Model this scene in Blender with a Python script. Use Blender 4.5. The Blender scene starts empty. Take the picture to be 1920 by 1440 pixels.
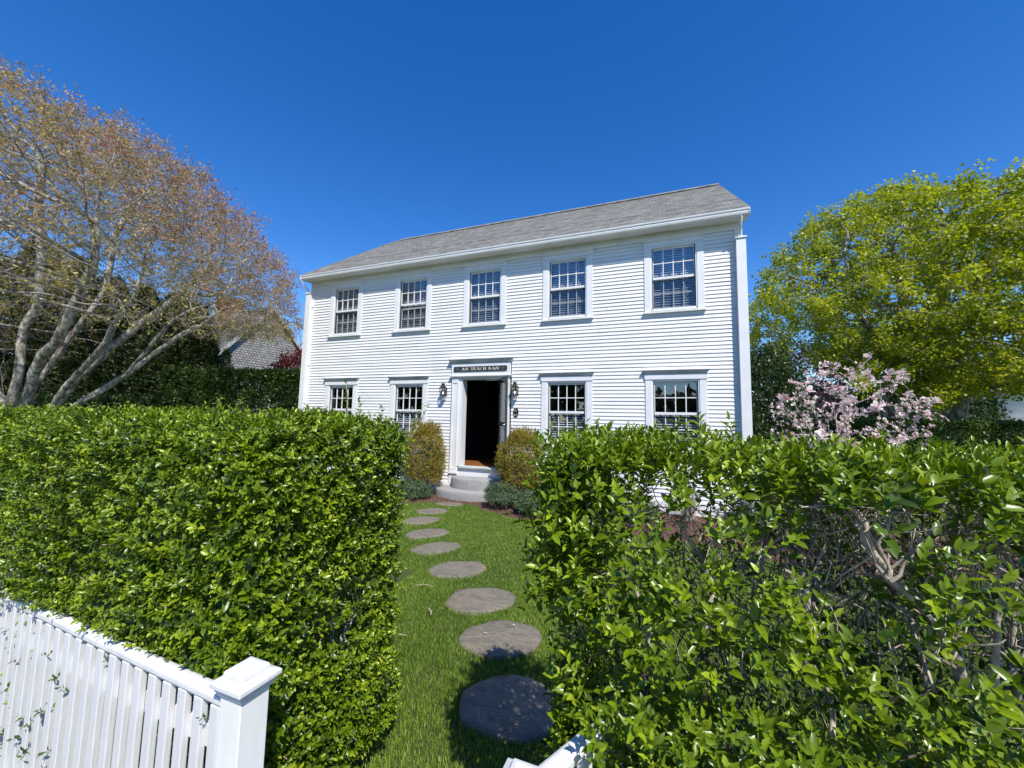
import bpy, math, random
import numpy as np
from mathutils import Matrix, Vector
sc = bpy.context.scene
COL = sc.collection
RNG = np.random.default_rng(7)
random.seed(7)

# ------------------------------------------------------------------ camera
CAM = np.array([0, -8.1054, 1.7])
_y, _p, _r = -0.37134386, 0.09182233, 0.02065646
_F = np.array([math.sin(_y)*math.cos(_p), math.cos(_y)*math.cos(_p), math.sin(_p)])
_R = np.array([math.cos(_y), -math.sin(_y), 0.0])
_U = np.cross(_R, _F)
_R, _U = _R*math.cos(_r)+_U*math.sin(_r), _U*math.cos(_r)-_R*math.sin(_r)
cd = bpy.data.cameras.new('camera'); cam = bpy.data.objects.new('camera', cd); COL.objects.link(cam)
cam.matrix_world = Matrix([[_R[i], _U[i], -_F[i], CAM[i]] for i in range(3)]+[[0, 0, 0, 1]])
cd.sensor_width = 36; cd.lens = 36*740.1/1920; cd.clip_start = 0.05; cd.clip_end = 2000
sc.camera = cam
def at(px, py, D):
    """a world point seen in the photo at px,py and D metres deep"""
    return CAM+(_F+_R*(px-960)/740.1-_U*(py-720)/740.1)*D

# ------------------------------------------------------------------ world and sun
SUN = np.array([0.86, -1.0, 1.6]); SUN = SUN/np.linalg.norm(SUN)
EL = math.asin(SUN[2]); AZ = math.atan2(SUN[0], SUN[1])
w = bpy.data.worlds.new("World"); sc.world = w; w.use_nodes = True
nt = w.node_tree; nt.nodes.clear()
sky = nt.nodes.new('ShaderNodeTexSky'); sky.sky_type = 'NISHITA'; sky.sun_disc = False
sky.sun_elevation = EL; sky.sun_rotation = AZ; sky.altitude = 0; sky.air_density = 1.0
sky.dust_density = 0.1; sky.ozone_density = 3.2
hsv = nt.nodes.new('ShaderNodeHueSaturation'); hsv.inputs['Saturation'].default_value = 1.36; hsv.inputs['Hue'].default_value = 0.512
bg = nt.nodes.new('ShaderNodeBackground'); bg.inputs[1].default_value = 0.15; hsv.inputs['Value'].default_value = 1.1
wo = nt.nodes.new('ShaderNodeOutputWorld')
nt.links.new(sky.outputs[0], hsv.inputs['Color']); nt.links.new(hsv.outputs[0], bg.inputs[0]); nt.links.new(bg.outputs[0], wo.inputs[0])
sl = bpy.data.lights.new('sun', 'SUN'); sl.energy = 5.0; sl.angle = math.radians(0.53); sl.color = (1.0, 0.95, 0.87)
so = bpy.data.objects.new('sun', sl); COL.objects.link(so)
so.rotation_euler = Vector(SUN).to_track_quat('Z', 'Y').to_euler()
sc.view_settings.view_transform = 'Standard'; sc.view_settings.look = 'None'
sc.view_settings.exposure = 0.25; sc.view_settings.gamma = 1
sc.cycles.max_bounces = 8; sc.cycles.transparent_max_bounces = 16
sc.cycles.diffuse_bounces = 3; sc.cycles.use_denoising = True

# ------------------------------------------------------------------ materials
def nmat(name):
    m = bpy.data.materials.new(name); m.use_nodes = True
    n = m.node_tree; b = n.nodes['Principled BSDF']
    return m, n, b
def N(n, t, **k):
    x = n.nodes.new(t)
    for a, v in k.items(): setattr(x, a, v)
    return x
def ramp(n, src, stops):
    r = N(n, 'ShaderNodeValToRGB'); e = r.color_ramp.elements
    while len(e) < len(stops): e.new(0.5)
    for i, (p, c) in enumerate(stops):
        e[i].position = p; e[i].color = (c[0], c[1], c[2], 1)
    n.links.new(src, r.inputs[0]); return r.outputs[0]
def noise(n, scale, detail=4, rough=0.6, vec=None, dist=0.0):
    t = N(n, 'ShaderNodeTexNoise'); t.inputs['Scale'].default_value = scale
    t.inputs['Detail'].default_value = detail; t.inputs['Roughness'].default_value = rough
    t.inputs['Distortion'].default_value = dist
    if vec is None:
        vec = coords(n)
    n.links.new(vec, t.inputs['Vector']); return t
def coords(n, scale=(1, 1, 1), rot=(0, 0, 0)):
    c = N(n, 'ShaderNodeTexCoord'); mp = N(n, 'ShaderNodeMapping')
    mp.inputs['Scale'].default_value = scale; mp.inputs['Rotation'].default_value = rot
    n.links.new(c.outputs['Object'], mp.inputs[0]); return mp.outputs[0]
def bump(n, b, h, strength=0.3, dist=0.01):
    bp = N(n, 'ShaderNodeBump'); bp.inputs['Strength'].default_value = strength; bp.inputs['Distance'].default_value = dist
    n.links.new(h, bp.inputs['Height']); n.links.new(bp.outputs[0], b.inputs['Normal'])
def noisy(name, c1, c2, scale=8, rough=0.6, bstr=0.2, bscale=None, bdist=0.01, stretch=(1, 1, 1), mid=0.5, spread=0.2, metal=0, detail=5):
    m, n, b = nmat(name)
    v = coords(n, stretch)
    t = noise(n, scale, detail, 0.62, v)
    n.links.new(ramp(n, t.outputs[0], [(mid-spread, c1), (mid+spread, c2)]), b.inputs['Base Color'])
    b.inputs['Roughness'].default_value = rough; b.inputs['Metallic'].default_value = metal
    if bstr:
        t2 = noise(n, bscale or scale*5, 4, 0.6, v)
        bump(n, b, t2.outputs[0], bstr, bdist)
    return m
def leafmat(name, stops, rough=0.38, trans=0.3, tcol=None, spec=0.5):
    m, n, b = nmat(name)
    a = N(n, 'ShaderNodeAttribute'); a.attribute_name = 'rnd'
    c = ramp(n, a.outputs['Fac'], stops)
    # older blade tissue toward the leaf base, fine veins
    t = noise(n, 60, 3, 0.6)
    mx = N(n, 'ShaderNodeMix', data_type='RGBA', blend_type='MULTIPLY'); mx.inputs[0].default_value = 0.5
    n.links.new(c, mx.inputs[6]); n.links.new(ramp(n, t.outputs[0], [(0.3, (0.62, 0.66, 0.6)), (0.7, (1.25, 1.2, 1.1))]), mx.inputs[7])
    n.links.new(mx.outputs[2], b.inputs['Base Color'])
    b.inputs['Roughness'].default_value = rough; b.inputs['Specular IOR Level'].default_value = spec
    tr = N(n, 'ShaderNodeBsdfTranslucent'); ms = N(n, 'ShaderNodeMixShader'); ms.inputs[0].default_value = trans
    g = N(n, 'ShaderNodeMix', data_type='RGBA', blend_type='MULTIPLY'); g.inputs[0].default_value = 1
    g.inputs[7].default_value = (*(tcol or (1.5, 1.6, 0.5)), 1)
    n.links.new(mx.outputs[2], g.inputs[6]); n.links.new(g.outputs[2], tr.inputs[0])
    o = n.nodes['Material Output']
    n.links.new(b.outputs[0], ms.inputs[1]); n.links.new(tr.outputs[0], ms.inputs[2]); n.links.new(ms.outputs[0], o.inputs[0])
    return m

M = {}
M['ivy'] = leafmat('sprig_leaf', [(0.0, (0.05, 0.09, 0.02)), (1.0, (0.14, 0.2, 0.04))], 0.5, 0.2)
M['white'] = noisy('white_paint', (0.74, 0.75, 0.76), (0.83, 0.83, 0.83), 2.2, 0.5, 0.12, 60, 0.002)
M['trim'] = noisy('white_trim', (0.68, 0.69, 0.69), (0.77, 0.77, 0.76), 3, 0.42, 0.08, 50, 0.002)
M['fence'] = noisy('fence_paint', (0.6, 0.61, 0.6), (0.77, 0.77, 0.76), 9, 0.55, 0.45, 90, 0.003, (1, 1, 0.12))
M['postpaint'] = noisy('post_paint', (0.66, 0.7, 0.6), (0.83, 0.83, 0.82), 5, 0.5, 0.2, 70, 0.002, (1, 1, 0.35), 0.36, 0.16)
M['soffit'] = noisy('soffit_paint', (0.68, 0.67, 0.63), (0.78, 0.77, 0.74), 3, 0.6, 0.05)
M['crown'] = noisy('shade_grey_moulding', (0.3, 0.32, 0.32), (0.66, 0.68, 0.68), 9, 0.7, 0.3, 60, 0.003, (0.25, 1, 1.6))  # grey of the moulding's shaded underside, put into the paint colour
M['green'] = noisy('dark_green_paint', (0.022, 0.03, 0.03), (0.04, 0.052, 0.05), 12, 0.4, 0.1)
M['black'] = noisy('black_paint', (0.012, 0.013, 0.014), (0.025, 0.026, 0.028), 12, 0.35, 0.1)
M['gilt'] = noisy('gilded_letter', (0.62, 0.58, 0.46), (0.8, 0.77, 0.66), 40, 0.4, 0.1)
M['copper'] = noisy('aged_copper', (0.05, 0.045, 0.04), (0.14, 0.12, 0.1), 30, 0.45, 0.3, metal=0.7)
M['floor'] = noisy('pine_floor', (0.2, 0.075, 0.022), (0.34, 0.14, 0.045), 5, 0.35, 0.1, 30, 0.002, (1, 0.08, 1))
M['inside'] = noisy('interior_wall', (0.05, 0.05, 0.052), (0.07, 0.07, 0.07), 3, 0.8, 0)  # near-black walls: the darkness of the unlit rooms is put into the colour
M['blind'] = noisy('blind_slat', (0.46, 0.48, 0.48), (0.54, 0.56, 0.56), 4, 0.6, 0)
M['granite'] = noisy('granite', (0.17, 0.17, 0.165), (0.44, 0.43, 0.41), 60, 0.8, 0.6, 22, 0.012, detail=9, spread=0.28)
M['handle'] = noisy('brushed_metal', (0.5, 0.5, 0.5), (0.6, 0.6, 0.58), 30, 0.25, 0, metal=1)
M['brick'] = noisy('old_brick', (0.2, 0.07, 0.045), (0.33, 0.13, 0.08), 14, 0.9, 0.4, 40)
M['bark'] = noisy('lichen_bark', (0.13, 0.11, 0.085), (0.46, 0.45, 0.38), 12, 0.9, 0.7, 30, 0.02, (1, 1, 0.5), 0.52, 0.1)
M['twig'] = noisy('grey_twig', (0.2, 0.17, 0.14), (0.38, 0.34, 0.29), 6, 0.85, 0)
M['hstem'] = noisy('hedge_stem_bark', (0.2, 0.165, 0.12), (0.52, 0.47, 0.38), 26, 0.9, 0.8, 70, 0.004, (1, 1, 0.5), 0.5, 0.12)
M['dstem'] = noisy('dark_stem_bark', (0.07, 0.06, 0.05), (0.2, 0.18, 0.15), 20, 0.9, 0.5, 60, 0.004)
M['dirt'] = noisy('garden_soil', (0.06, 0.045, 0.03), (0.13, 0.1, 0.07), 9, 0.95, 0.6, 50, 0.02)

def mat_siding():
    m, n, b = nmat('clapboard_paint')
    t = noise(n, 1.3, 5, 0.6, coords(n, (1, 1, 3)))
    t2 = noise(n, 90, 3, 0.6, coords(n, (0.08, 1, 1)))
    mx = N(n, 'ShaderNodeMath', operation='ADD'); mu = N(n, 'ShaderNodeMath', operation='MULTIPLY'); mu.inputs[1].default_value = 0.35
    n.links.new(t2.outputs[0], mu.inputs[0]); n.links.new(t.outputs[0], mx.inputs[0]); n.links.new(mu.outputs[0], mx.inputs[1])
    n.links.new(ramp(n, mx.outputs[0], [(0.35, (0.62, 0.62, 0.612)), (0.72, (0.755, 0.75, 0.735))]), b.inputs['Base Color'])
    b.inputs['Roughness'].default_value = 0.55
    bump(n, b, t2.outputs[0], 0.12, 0.002); return m
M['siding'] = mat_siding()
def mat_roof():
    m, n, b = nmat('asphalt_shingle')
    v = coords(n, (1, 1.2, 0))
    br = N(n, 'ShaderNodeTexBrick'); br.inputs['Scale'].default_value = 1.0
    br.inputs['Brick Width'].default_value = 0.17; br.inputs['Row Height'].default_value = 0.14
    br.inputs['Mortar Size'].default_value = 0.004; br.inputs['Color1'].default_value = (0.18, 0.178, 0.16, 1)
    br.inputs['Color2'].default_value = (0.3, 0.296, 0.27, 1); br.inputs['Mortar'].default_value = (0.08, 0.08, 0.075, 1)
    br.inputs['Bias'].default_value = 0.0
    n.links.new(v, br.inputs['Vector'])
    t = noise(n, 5, 6, 0.7); t2 = noise(n, 120, 3, 0.7)
    mx = N(n, 'ShaderNodeMix', data_type='RGBA', blend_type='MULTIPLY'); mx.inputs[0].default_value = 0.8
    n.links.new(br.outputs[0], mx.inputs[6]); n.links.new(ramp(n, t.outputs[0], [(0.3, (0.75, 0.75, 0.74)), (0.7, (1.15, 1.13, 1.1))]), mx.inputs[7])
    n.links.new(mx.outputs[2], b.inputs['Base Color']); b.inputs['Roughness'].default_value = 0.95
    bump(n, b, t2.outputs[0], 0.5, 0.01); return m
M['roof'] = mat_roof()
def mat_shingle(name, ca, cb, rh=0.13):
    m, n, b = nmat(name)
    c = N(n, 'ShaderNodeTexCoord'); sp = N(n, 'ShaderNodeSeparateXYZ'); cm = N(n, 'ShaderNodeCombineXYZ'); ad = N(n, 'ShaderNodeMath', operation='ADD')
    n.links.new(c.outputs['Object'], sp.inputs[0]); n.links.new(sp.outputs[0], ad.inputs[0]); n.links.new(sp.outputs[1], ad.inputs[1])
    n.links.new(ad.outputs[0], cm.inputs[0]); n.links.new(sp.outputs[2], cm.inputs[1])
    br = N(n, 'ShaderNodeTexBrick'); br.inputs['Scale'].default_value = 1.0
    br.inputs['Brick Width'].default_value = 0.16; br.inputs['Row Height'].default_value = rh; br.inputs['Mortar Size'].default_value = 0.012
    br.inputs['Color1'].default_value = (*ca, 1); br.inputs['Color2'].default_value = (*cb, 1); br.inputs['Mortar'].default_value = (0.05, 0.045, 0.04, 1)
    n.links.new(cm.outputs[0], br.inputs['Vector']); n.links.new(br.outputs[0], b.inputs['Base Color'])
    b.inputs['Roughness'].default_value = 0.9
    inv = N(n, 'ShaderNodeMath', operation='SUBTRACT'); inv.inputs[0].default_value = 1; n.links.new(br.outputs['Fac'], inv.inputs[1])
    bump(n, b, inv.outputs[0], 0.8, 0.02); return m
M['cedar'] = mat_shingle('weathered_cedar_shingle', (0.28, 0.265, 0.25), (0.45, 0.43, 0.41))
M['cedarroof'] = mat_shingle('grey_roof_shingle', (0.1, 0.1, 0.1), (0.19, 0.19, 0.185), 0.12)
M['cream'] = noisy('cream_wall', (0.6, 0.58, 0.48), (0.72, 0.7, 0.6), 3, 0.7, 0.1)
def mat_glass(name, ior, tint=(0.92, 0.95, 0.95)):
    m = bpy.data.materials.new(name); m.use_nodes = True; n = m.node_tree; n.nodes.clear()
    lw = N(n, 'ShaderNodeLayerWeight'); lw.inputs[0].default_value = 0.5
    pw = N(n, 'ShaderNodeMath', operation='POWER'); pw.inputs[1].default_value = 4.0; n.links.new(lw.outputs['Facing'], pw.inputs[0])
    f0 = ((ior-1)/(ior+1))**2*2
    fr = N(n, 'ShaderNodeMath', operation='MULTIPLY_ADD'); fr.inputs[1].default_value = .95-f0; fr.inputs[2].default_value = f0; n.links.new(pw.outputs[0], fr.inputs[0])
    t = N(n, 'ShaderNodeBsdfTransparent'); t.inputs[0].default_value = (*tint, 1)
    g = N(n, 'ShaderNodeBsdfGlossy'); g.inputs['Roughness'].default_value = 0.02; g.inputs[0].default_value = (0.95, 0.97, 1, 1)
    t2 = noise(n, 2.5, 2, 0.5)
    bp = N(n, 'ShaderNodeBump'); bp.inputs['Strength'].default_value = 0.06; bp.inputs['Distance'].default_value = 0.02
    n.links.new(t2.outputs[0], bp.inputs['Height']); n.links.new(bp.outputs[0], g.inputs['Normal'])
    ms = N(n, 'ShaderNodeMixShader'); o = N(n, 'ShaderNodeOutputMaterial')
    n.links.new(fr.outputs[0], ms.inputs[0]); n.links.new(t.outputs[0], ms.inputs[1]); n.links.new(g.outputs[0], ms.inputs[2]); n.links.new(ms.outputs[0], o.inputs[0])
    return m
M['glass'] = mat_glass('window_glass', 1.8, (0.9, 0.93, 0.94))
M['lglass'] = mat_glass('lantern_glass', 1.45)
M['screen'] = mat_glass('insect_screen', 1.1, (0.7, 0.71, 0.72))
def mat_emit(name, c, s):
    m, n, b = nmat(name); b.inputs['Base Color'].default_value = (*c, 1)
    t = noise(n, 30, 2, 0.5)
    n.links.new(ramp(n, t.outputs[0], [(0.2, c), (0.8, (1, 0.9, 0.7))]), b.inputs['Emission Color']); b.inputs['Emission Strength'].default_value = s
    return m
M['flame'] = mat_emit('candle_bulb', (1.0, 0.75, 0.4), 6)
def mat_flag():
    m, n, b = nmat('bluestone_flag')
    v = coords(n, (1, 2.6, 1), (0, 0, 0.5))
    t = noise(n, 3.2, 9, 0.68, v, 1.4); t2 = noise(n, 95, 6, 0.8)
    c1 = ramp(n, t.outputs[0], [(0.3, (0.095, 0.083, 0.07)), (0.46, (0.17, 0.15, 0.12)), (0.56, (0.215, 0.19, 0.145)), (0.62, (0.115, 0.11, 0.1)), (0.75, (0.23, 0.19, 0.13))])
    mx = N(n, 'ShaderNodeMix', data_type='RGBA', blend_type='MULTIPLY'); mx.inputs[0].default_value = 0.85
    n.links.new(c1, mx.inputs[6]); n.links.new(ramp(n, t2.outputs[0], [(0.36, (0.5, 0.5, 0.48)), (0.64, (1.4, 1.38, 1.3))]), mx.inputs[7])
    n.links.new(mx.outputs[2], b.inputs['Base Color']); b.inputs['Roughness'].default_value = 0.85
    bump(n, b, t.outputs[0], 0.7, 0.02); return m
M['flag'] = mat_flag()
def mat_lawn():
    m, n, b = nmat('lawn_soil_and_thatch')
    t = noise(n, 1.6, 5, 0.65); t2 = noise(n, 120, 4, 0.75)
    c = ramp(n, t.outputs[0], [(0.3, (0.06, 0.11, 0.013)), (0.7, (0.11, 0.16, 0.022))])
    mx = N(n, 'ShaderNodeMix', data_type='RGBA', blend_type='MULTIPLY'); mx.inputs[0].default_value = 1
    n.links.new(c, mx.inputs[6]); n.links.new(ramp(n, t2.outputs[0], [(0.3, (0.4, 0.42, 0.4)), (0.7, (1.3, 1.25, 1.1))]), mx.inputs[7])
    n.links.new(mx.outputs[2], b.inputs['Base Color']); b.inputs['Roughness'].default_value = 0.9
    bump(n, b, t2.outputs[0], 1.0, 0.03); return m
M['lawn'] = mat_lawn()
M['grass'] = leafmat('grass_blade', [(0.0, (0.11, 0.19, 0.018)), (0.5, (0.19, 0.3, 0.03)), (0.85, (0.28, 0.38, 0.05)), (1.0, (0.42, 0.4, 0.17))], 0.5, 0.3, (1.2, 1.3, 0.6))
M['mulch'] = noisy('bark_mulch', (0.06, 0.032, 0.022), (0.2, 0.105, 0.07), 45, 0.95, 0.9, 80, 0.03, detail=8)
M['chip'] = leafmat('mulch_chip', [(0.0, (0.07, 0.035, 0.022)), (0.6, (0.2, 0.1, 0.065)), (0.92, (0.3, 0.19, 0.13)), (1.0, (0.5, 0.42, 0.33))], 0.9, 0.0)
M['privet'] = leafmat('privet_leaf', [(0.0, (0.03, 0.062, 0.004)), (0.35, (0.085, 0.152, 0.005)), (0.72, (0.178, 0.265, 0.008)), (1.0, (0.32, 0.41, 0.02))], 0.34, 0.18, (1.6, 1.6, 0.3))
M['deadtwig'] = noisy('pale_dead_twig', (0.3, 0.26, 0.2), (0.55, 0.5, 0.42), 30, 0.9, 0.2)
M['arbor'] = leafmat('arborvitae_spray', [(0.0, (0.02, 0.04, 0.01)), (0.6, (0.05, 0.085, 0.016)), (1.0, (0.12, 0.13, 0.025))], 0.6, 0.15)
M['dark'] = leafmat('evergreen_leaf', [(0.0, (0.018, 0.04, 0.01)), (0.6, (0.035, 0.07, 0.015)), (1.0, (0.09, 0.13, 0.03))], 0.4, 0.15)
M['midhedge'] = leafmat('hedge_leaf', [(0.0, (0.035, 0.07, 0.015)), (0.6, (0.07, 0.125, 0.02)), (1.0, (0.14, 0.2, 0.03))], 0.45, 0.25)
M['maple'] = leafmat('spring_maple_leaf', [(0.0, (0.13, 0.17, 0.01)), (0.5, (0.3, 0.35, 0.012)), (0.85, (0.46, 0.48, 0.018)), (1.0, (0.5, 0.42, 0.02))], 0.45, 0.45, (1.5, 1.5, 0.35))
M['rust'] = leafmat('unfolding_leaf', [(0.0, (0.3, 0.3, 0.08)), (0.4, (0.44, 0.38, 0.11)), (0.65, (0.42, 0.24, 0.12)), (1.0, (0.36, 0.16, 0.1))], 0.5, 0.35, (1.3, 1.2, 0.7))
M['redleaf'] = leafmat('red_maple_leaf', [(0.0, (0.09, 0.012, 0.014)), (1.0, (0.24, 0.035, 0.03))], 0.5, 0.3, (1.4, 0.8, 0.8))
M['gold'] = leafmat('golden_box_leaf', [(0.0, (0.13, 0.11, 0.014)), (0.5, (0.31, 0.25, 0.03)), (0.85, (0.45, 0.34, 0.055)), (1.0, (0.28, 0.33, 0.04))], 0.5, 0.25, (1.3, 1.2, 0.5))
M['catmint'] = leafmat('grey_green_leaf', [(0.0, (0.045, 0.085, 0.035)), (0.6, (0.1, 0.165, 0.075)), (1.0, (0.2, 0.27, 0.14))], 0.6, 0.25, (1, 1.1, 0.8))
M['petal'] = leafmat('magnolia_petal', [(0.0, (0.74, 0.42, 0.5)), (0.25, (0.83, 0.64, 0.66)), (0.6, (0.87, 0.79, 0.77)), (1.0, (0.88, 0.86, 0.81))], 0.5, 0.35, (1.1, 0.95, 0.95))
M['pink'] = leafmat('pink_blossom', [(0.0, (0.5, 0.2, 0.27)), (1.0, (0.68, 0.42, 0.47))], 0.6, 0.3, (1.1, 0.9, 0.9))
M['straw'] = leafmat('dry_grass_blade', [(0.0, (0.4, 0.3, 0.19)), (1.0, (0.62, 0.52, 0.38))], 0.8, 0.2, (1, 1, 0.9))

# ------------------------------------------------------------------ mesh helpers
def tag(o, label=None, cat=None, group=None, kind=None):
    if label: o['label'] = label
    if cat: o['category'] = cat
    if group: o['group'] = group
    if kind: o['kind'] = kind
    return o
def empty(name, loc, label, cat, group=None, rz=0):
    o = bpy.data.objects.new(name, None); COL.objects.link(o); o.location = loc; o.rotation_euler = (0, 0, rz)
    o.empty_display_size = 0.2
    return tag(o, label, cat, group)
class MB:
    def __init__(s): s.v = []; s.f = []
    def add(s, vs, fs):
        k = len(s.v); s.v += [tuple(map(float, v)) for v in vs]; s.f += [tuple(i+k for i in f) for f in fs]
    def box(s, x0, x1, y0, y1, z0, z1):
        s.add([(x0, y0, z0), (x1, y0, z0), (x1, y1, z0), (x0, y1, z0), (x0, y0, z1), (x1, y0, z1), (x1, y1, z1), (x0, y1, z1)],
              [(0, 3, 2, 1), (4, 5, 6, 7), (0, 1, 5, 4), (1, 2, 6, 5), (2, 3, 7, 6), (3, 0, 4, 7)]); return s
    def hexa(s, lo, hi):  # two quads (lower, upper) same winding ccw from above
        s.add(list(lo)+list(hi), [(0, 3, 2, 1), (4, 5, 6, 7), (0, 1, 5, 4), (1, 2, 6, 5), (2, 3, 7, 6), (3, 0, 4, 7)]); return s
    def extr_x(s, prof, x0, x1, dx0=None, dx1=None):  # profile of (y,z); optional end offsets per point (mitres)
        n = len(prof); d0 = dx0 or [0]*n; d1 = dx1 or [0]*n
        s.add([(x0+d0[i], p[0], p[1]) for i, p in enumerate(prof)]+[(x1+d1[i], p[0], p[1]) for i, p in enumerate(prof)],
              [tuple(range(n))[::-1], tuple(range(n, 2*n))]+[(i, (i+1) % n, (i+1) % n+n, i+n) for i in range(n)]); return s
    def prism_z(s, poly, z0, z1):
        n = len(poly); s.add([(x, y, z0) for x, y in poly]+[(x, y, z1) for x, y in poly],
              [tuple(range(n))[::-1], tuple(range(n, 2*n))]+[(i, (i+1) % n, (i+1) % n+n, i+n) for i in range(n)]); return s
    def prism_y(s, poly, y0, y1):
        n = len(poly); s.add([(x, y0, z) for x, z in poly]+[(x, y1, z) for x, z in poly],
              [tuple(range(n)), tuple(range(n, 2*n))[::-1]]+[(i, i+n, (i+1) % n+n, (i+1) % n) for i in range(n)]); return s
    def tube(s, pts, r, n=8):
        pts = np.array(pts, float); k = len(pts); r = np.broadcast_to(np.array(r, float), (k,))
        V, Fc = tube_arrays(pts, r, n); s.add(V, Fc.tolist())
        s.add(V[:n], [tuple(range(n))[::-1]]); s.add(V[-n:], [tuple(range(n))]); return s
    def build(s, name, m, parent=None, smooth=False, bevel=0):
        me = bpy.data.meshes.new(name); me.from_pydata(s.v, [], s.f); me.materials.append(m); me.update()
        if smooth: me.shade_smooth()
        o = bpy.data.objects.new(name, me); COL.objects.link(o)
        if parent: o.parent = parent
        if bevel:
            b = o.modifiers.new('bevel', 'BEVEL'); b.width = bevel; b.segments = 2; b.limit_method = 'ANGLE'
        return o
def tube_arrays(pts, r, n):
    k = len(pts)
    T = np.gradient(pts, axis=0); T /= np.linalg.norm(T, axis=1)[:, None]+1e-9
    ov = np.abs(pts[-1]-pts[0]); ref = np.eye(3)[int(np.argmin(ov))]+0.01
    U = np.cross(T, ref); U /= np.linalg.norm(U, axis=1)[:, None]+1e-9; V = np.cross(T, U)
    a = np.arange(n)*2*math.pi/n
    ring = U[:, None, :]*np.cos(a)[None, :, None]+V[:, None, :]*np.sin(a)[None, :, None]
    P = (pts[:, None, :]+ring*r[:, None, None]).reshape(-1, 3)
    i = np.arange(k-1)[:, None]*n; j = np.arange(n)[None, :]; j2 = (j+1) % n
    Fc = np.stack([i+j, i+j2, i+n+j2, i+n+j], -1).reshape(-1, 4)
    return P, Fc
class Tubes:
    def __init__(s): s.V = []; s.F = []; s.k = 0
    def add(s, pts, r, n):
        P, Fc = tube_arrays(np.asarray(pts, float), np.asarray(r, float), n); s.V.append(P); s.F.append(Fc+s.k); s.k += len(P)
    def build(s, name, m, parent=None):
        return raw_mesh(name, np.concatenate(s.V), np.concatenate(s.F), m, parent, smooth=True)
def raw_mesh(name, V, Q, m, parent=None, smooth=False, T=None, rnd=None):
    """V verts, Q quads, T tris"""
    me = bpy.data.meshes.new(name); me.vertices.add(len(V)); me.vertices.foreach_set('co', np.ascontiguousarray(V, dtype=np.float32).ravel())
    nq = 0 if Q is None else len(Q); ntr = 0 if T is None else len(T)
    li = np.concatenate(([] if nq == 0 else [np.asarray(Q).ravel()])+([] if ntr == 0 else [np.asarray(T).ravel()])).astype(np.int32)
    me.loops.add(len(li)); me.loops.foreach_set('vertex_index', li)
    st = np.concatenate([np.arange(nq)*4, nq*4+np.arange(ntr)*3]).astype(np.int32)
    me.polygons.add(nq+ntr); me.polygons.foreach_set('loop_start', st)
    if smooth: me.polygons.foreach_set('use_smooth', np.ones(nq+ntr, bool))
    me.materials.append(m)
    if rnd is not None:
        a = me.attributes.new('rnd', 'FLOAT', 'POINT'); a.data.foreach_set('value', np.ascontiguousarray(rnd, dtype=np.float32))
    me.update(calc_edges=True)
    o = bpy.data.objects.new(name, me); COL.objects.link(o)
    if parent is not None: o.parent = parent
    return o
def nrm(a): return a/(np.linalg.norm(a, axis=-1, keepdims=True)+1e-9)
# leaf templates: (u along, v across, w up)
LEAF8 = (np.array([[0, 0, 0], [.3, -.42, .1], [.3, 0, 0], [.3, .42, .1], [.7, -.36, .05], [.7, 0, -.04], [.7, .36, .05], [1, 0, -.14]]),
         np.array([[1, 4, 5, 2], [2, 5, 6, 3]]), np.array([[0, 1, 2], [0, 2, 3], [4, 7, 5], [5, 7, 6]]))
LEAF4 = (np.array([[0, 0, 0], [.5, -.5, .1], [1, 0, -.05], [.5, .5, .1]]), np.array([[0, 1, 2, 3]]), None)
PETAL = (np.array([[0, 0, 0], [.35, -.3, .12], [.35, .3, .12], [.75, -.42, .2], [.75, .42, .2], [1, 0, .02]]), np.array([[1, 3, 4, 2]]), np.array([[0, 1, 2], [3, 5, 4]]))
class Leaves:
    def __init__(s): s.P = []; s.D = []; s.Nn = []; s.L = []; s.W = []; s.C = []
    def add(s, P, D, Nn, L, W, c):
        n = len(P); s.P.append(P); s.D.append(D); s.Nn.append(Nn)
        for a, b in ((s.L, L), (s.W, W), (s.C, c)): a.append(np.broadcast_to(b, (n,)))
    def count(s): return sum(len(p) for p in s.P)
    def build(s, name, m, parent=None, tpl=LEAF4, smooth=False, keep=None):
        P = np.concatenate(s.P); D = nrm(np.concatenate(s.D)); Nn = np.concatenate(s.Nn)
        L = np.concatenate(s.L); W = np.concatenate(s.W); c = np.concatenate(s.C)
        if keep is not None:
            k = keep(P); P, D, Nn, L, W, c = P[k], D[k], Nn[k], L[k], W[k], c[k]
        S = nrm(np.cross(Nn, D)); Nn = np.cross(D, S)
        t, q, tr = tpl; k = len(t); n = len(P)
        V = P[:, None]+D[:, None]*(t[:, 0][None, :, None]*L[:, None, None])+S[:, None]*(t[:, 1][None, :, None]*W[:, None, None])+Nn[:, None]*(t[:, 2][None, :, None]*L[:, None, None])
        off = (np.arange(n)*k)[:, None, None]
        Q = None if q is None else (q[None]+off).reshape(-1, 4)
        T = None if tr is None else (tr[None]+off).reshape(-1, 3)
        return raw_mesh(name, V.reshape(-1, 3), Q, m, parent, smooth, T, np.repeat(np.clip(c, 0, 1), k))
def runit(n, rng=RNG): return nrm(rng.normal(size=(n, 3)))
_LAT = np.random.default_rng(3).random((32, 32, 32))
def vnoise(P, s):
    p = P*s; i = np.floor(p).astype(int); f = p-i; f = f*f*(3-2*f); r = 0
    for dx in (0, 1):
        for dy in (0, 1):
            for dz in (0, 1):
                wgt = np.abs(1-dx-f[:, 0])*np.abs(1-dy-f[:, 1])*np.abs(1-dz-f[:, 2])
                r = r+wgt*_LAT[(i[:, 0]+dx) % 32, (i[:, 1]+dy) % 32, (i[:, 2]+dz) % 32]
    return r
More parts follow.
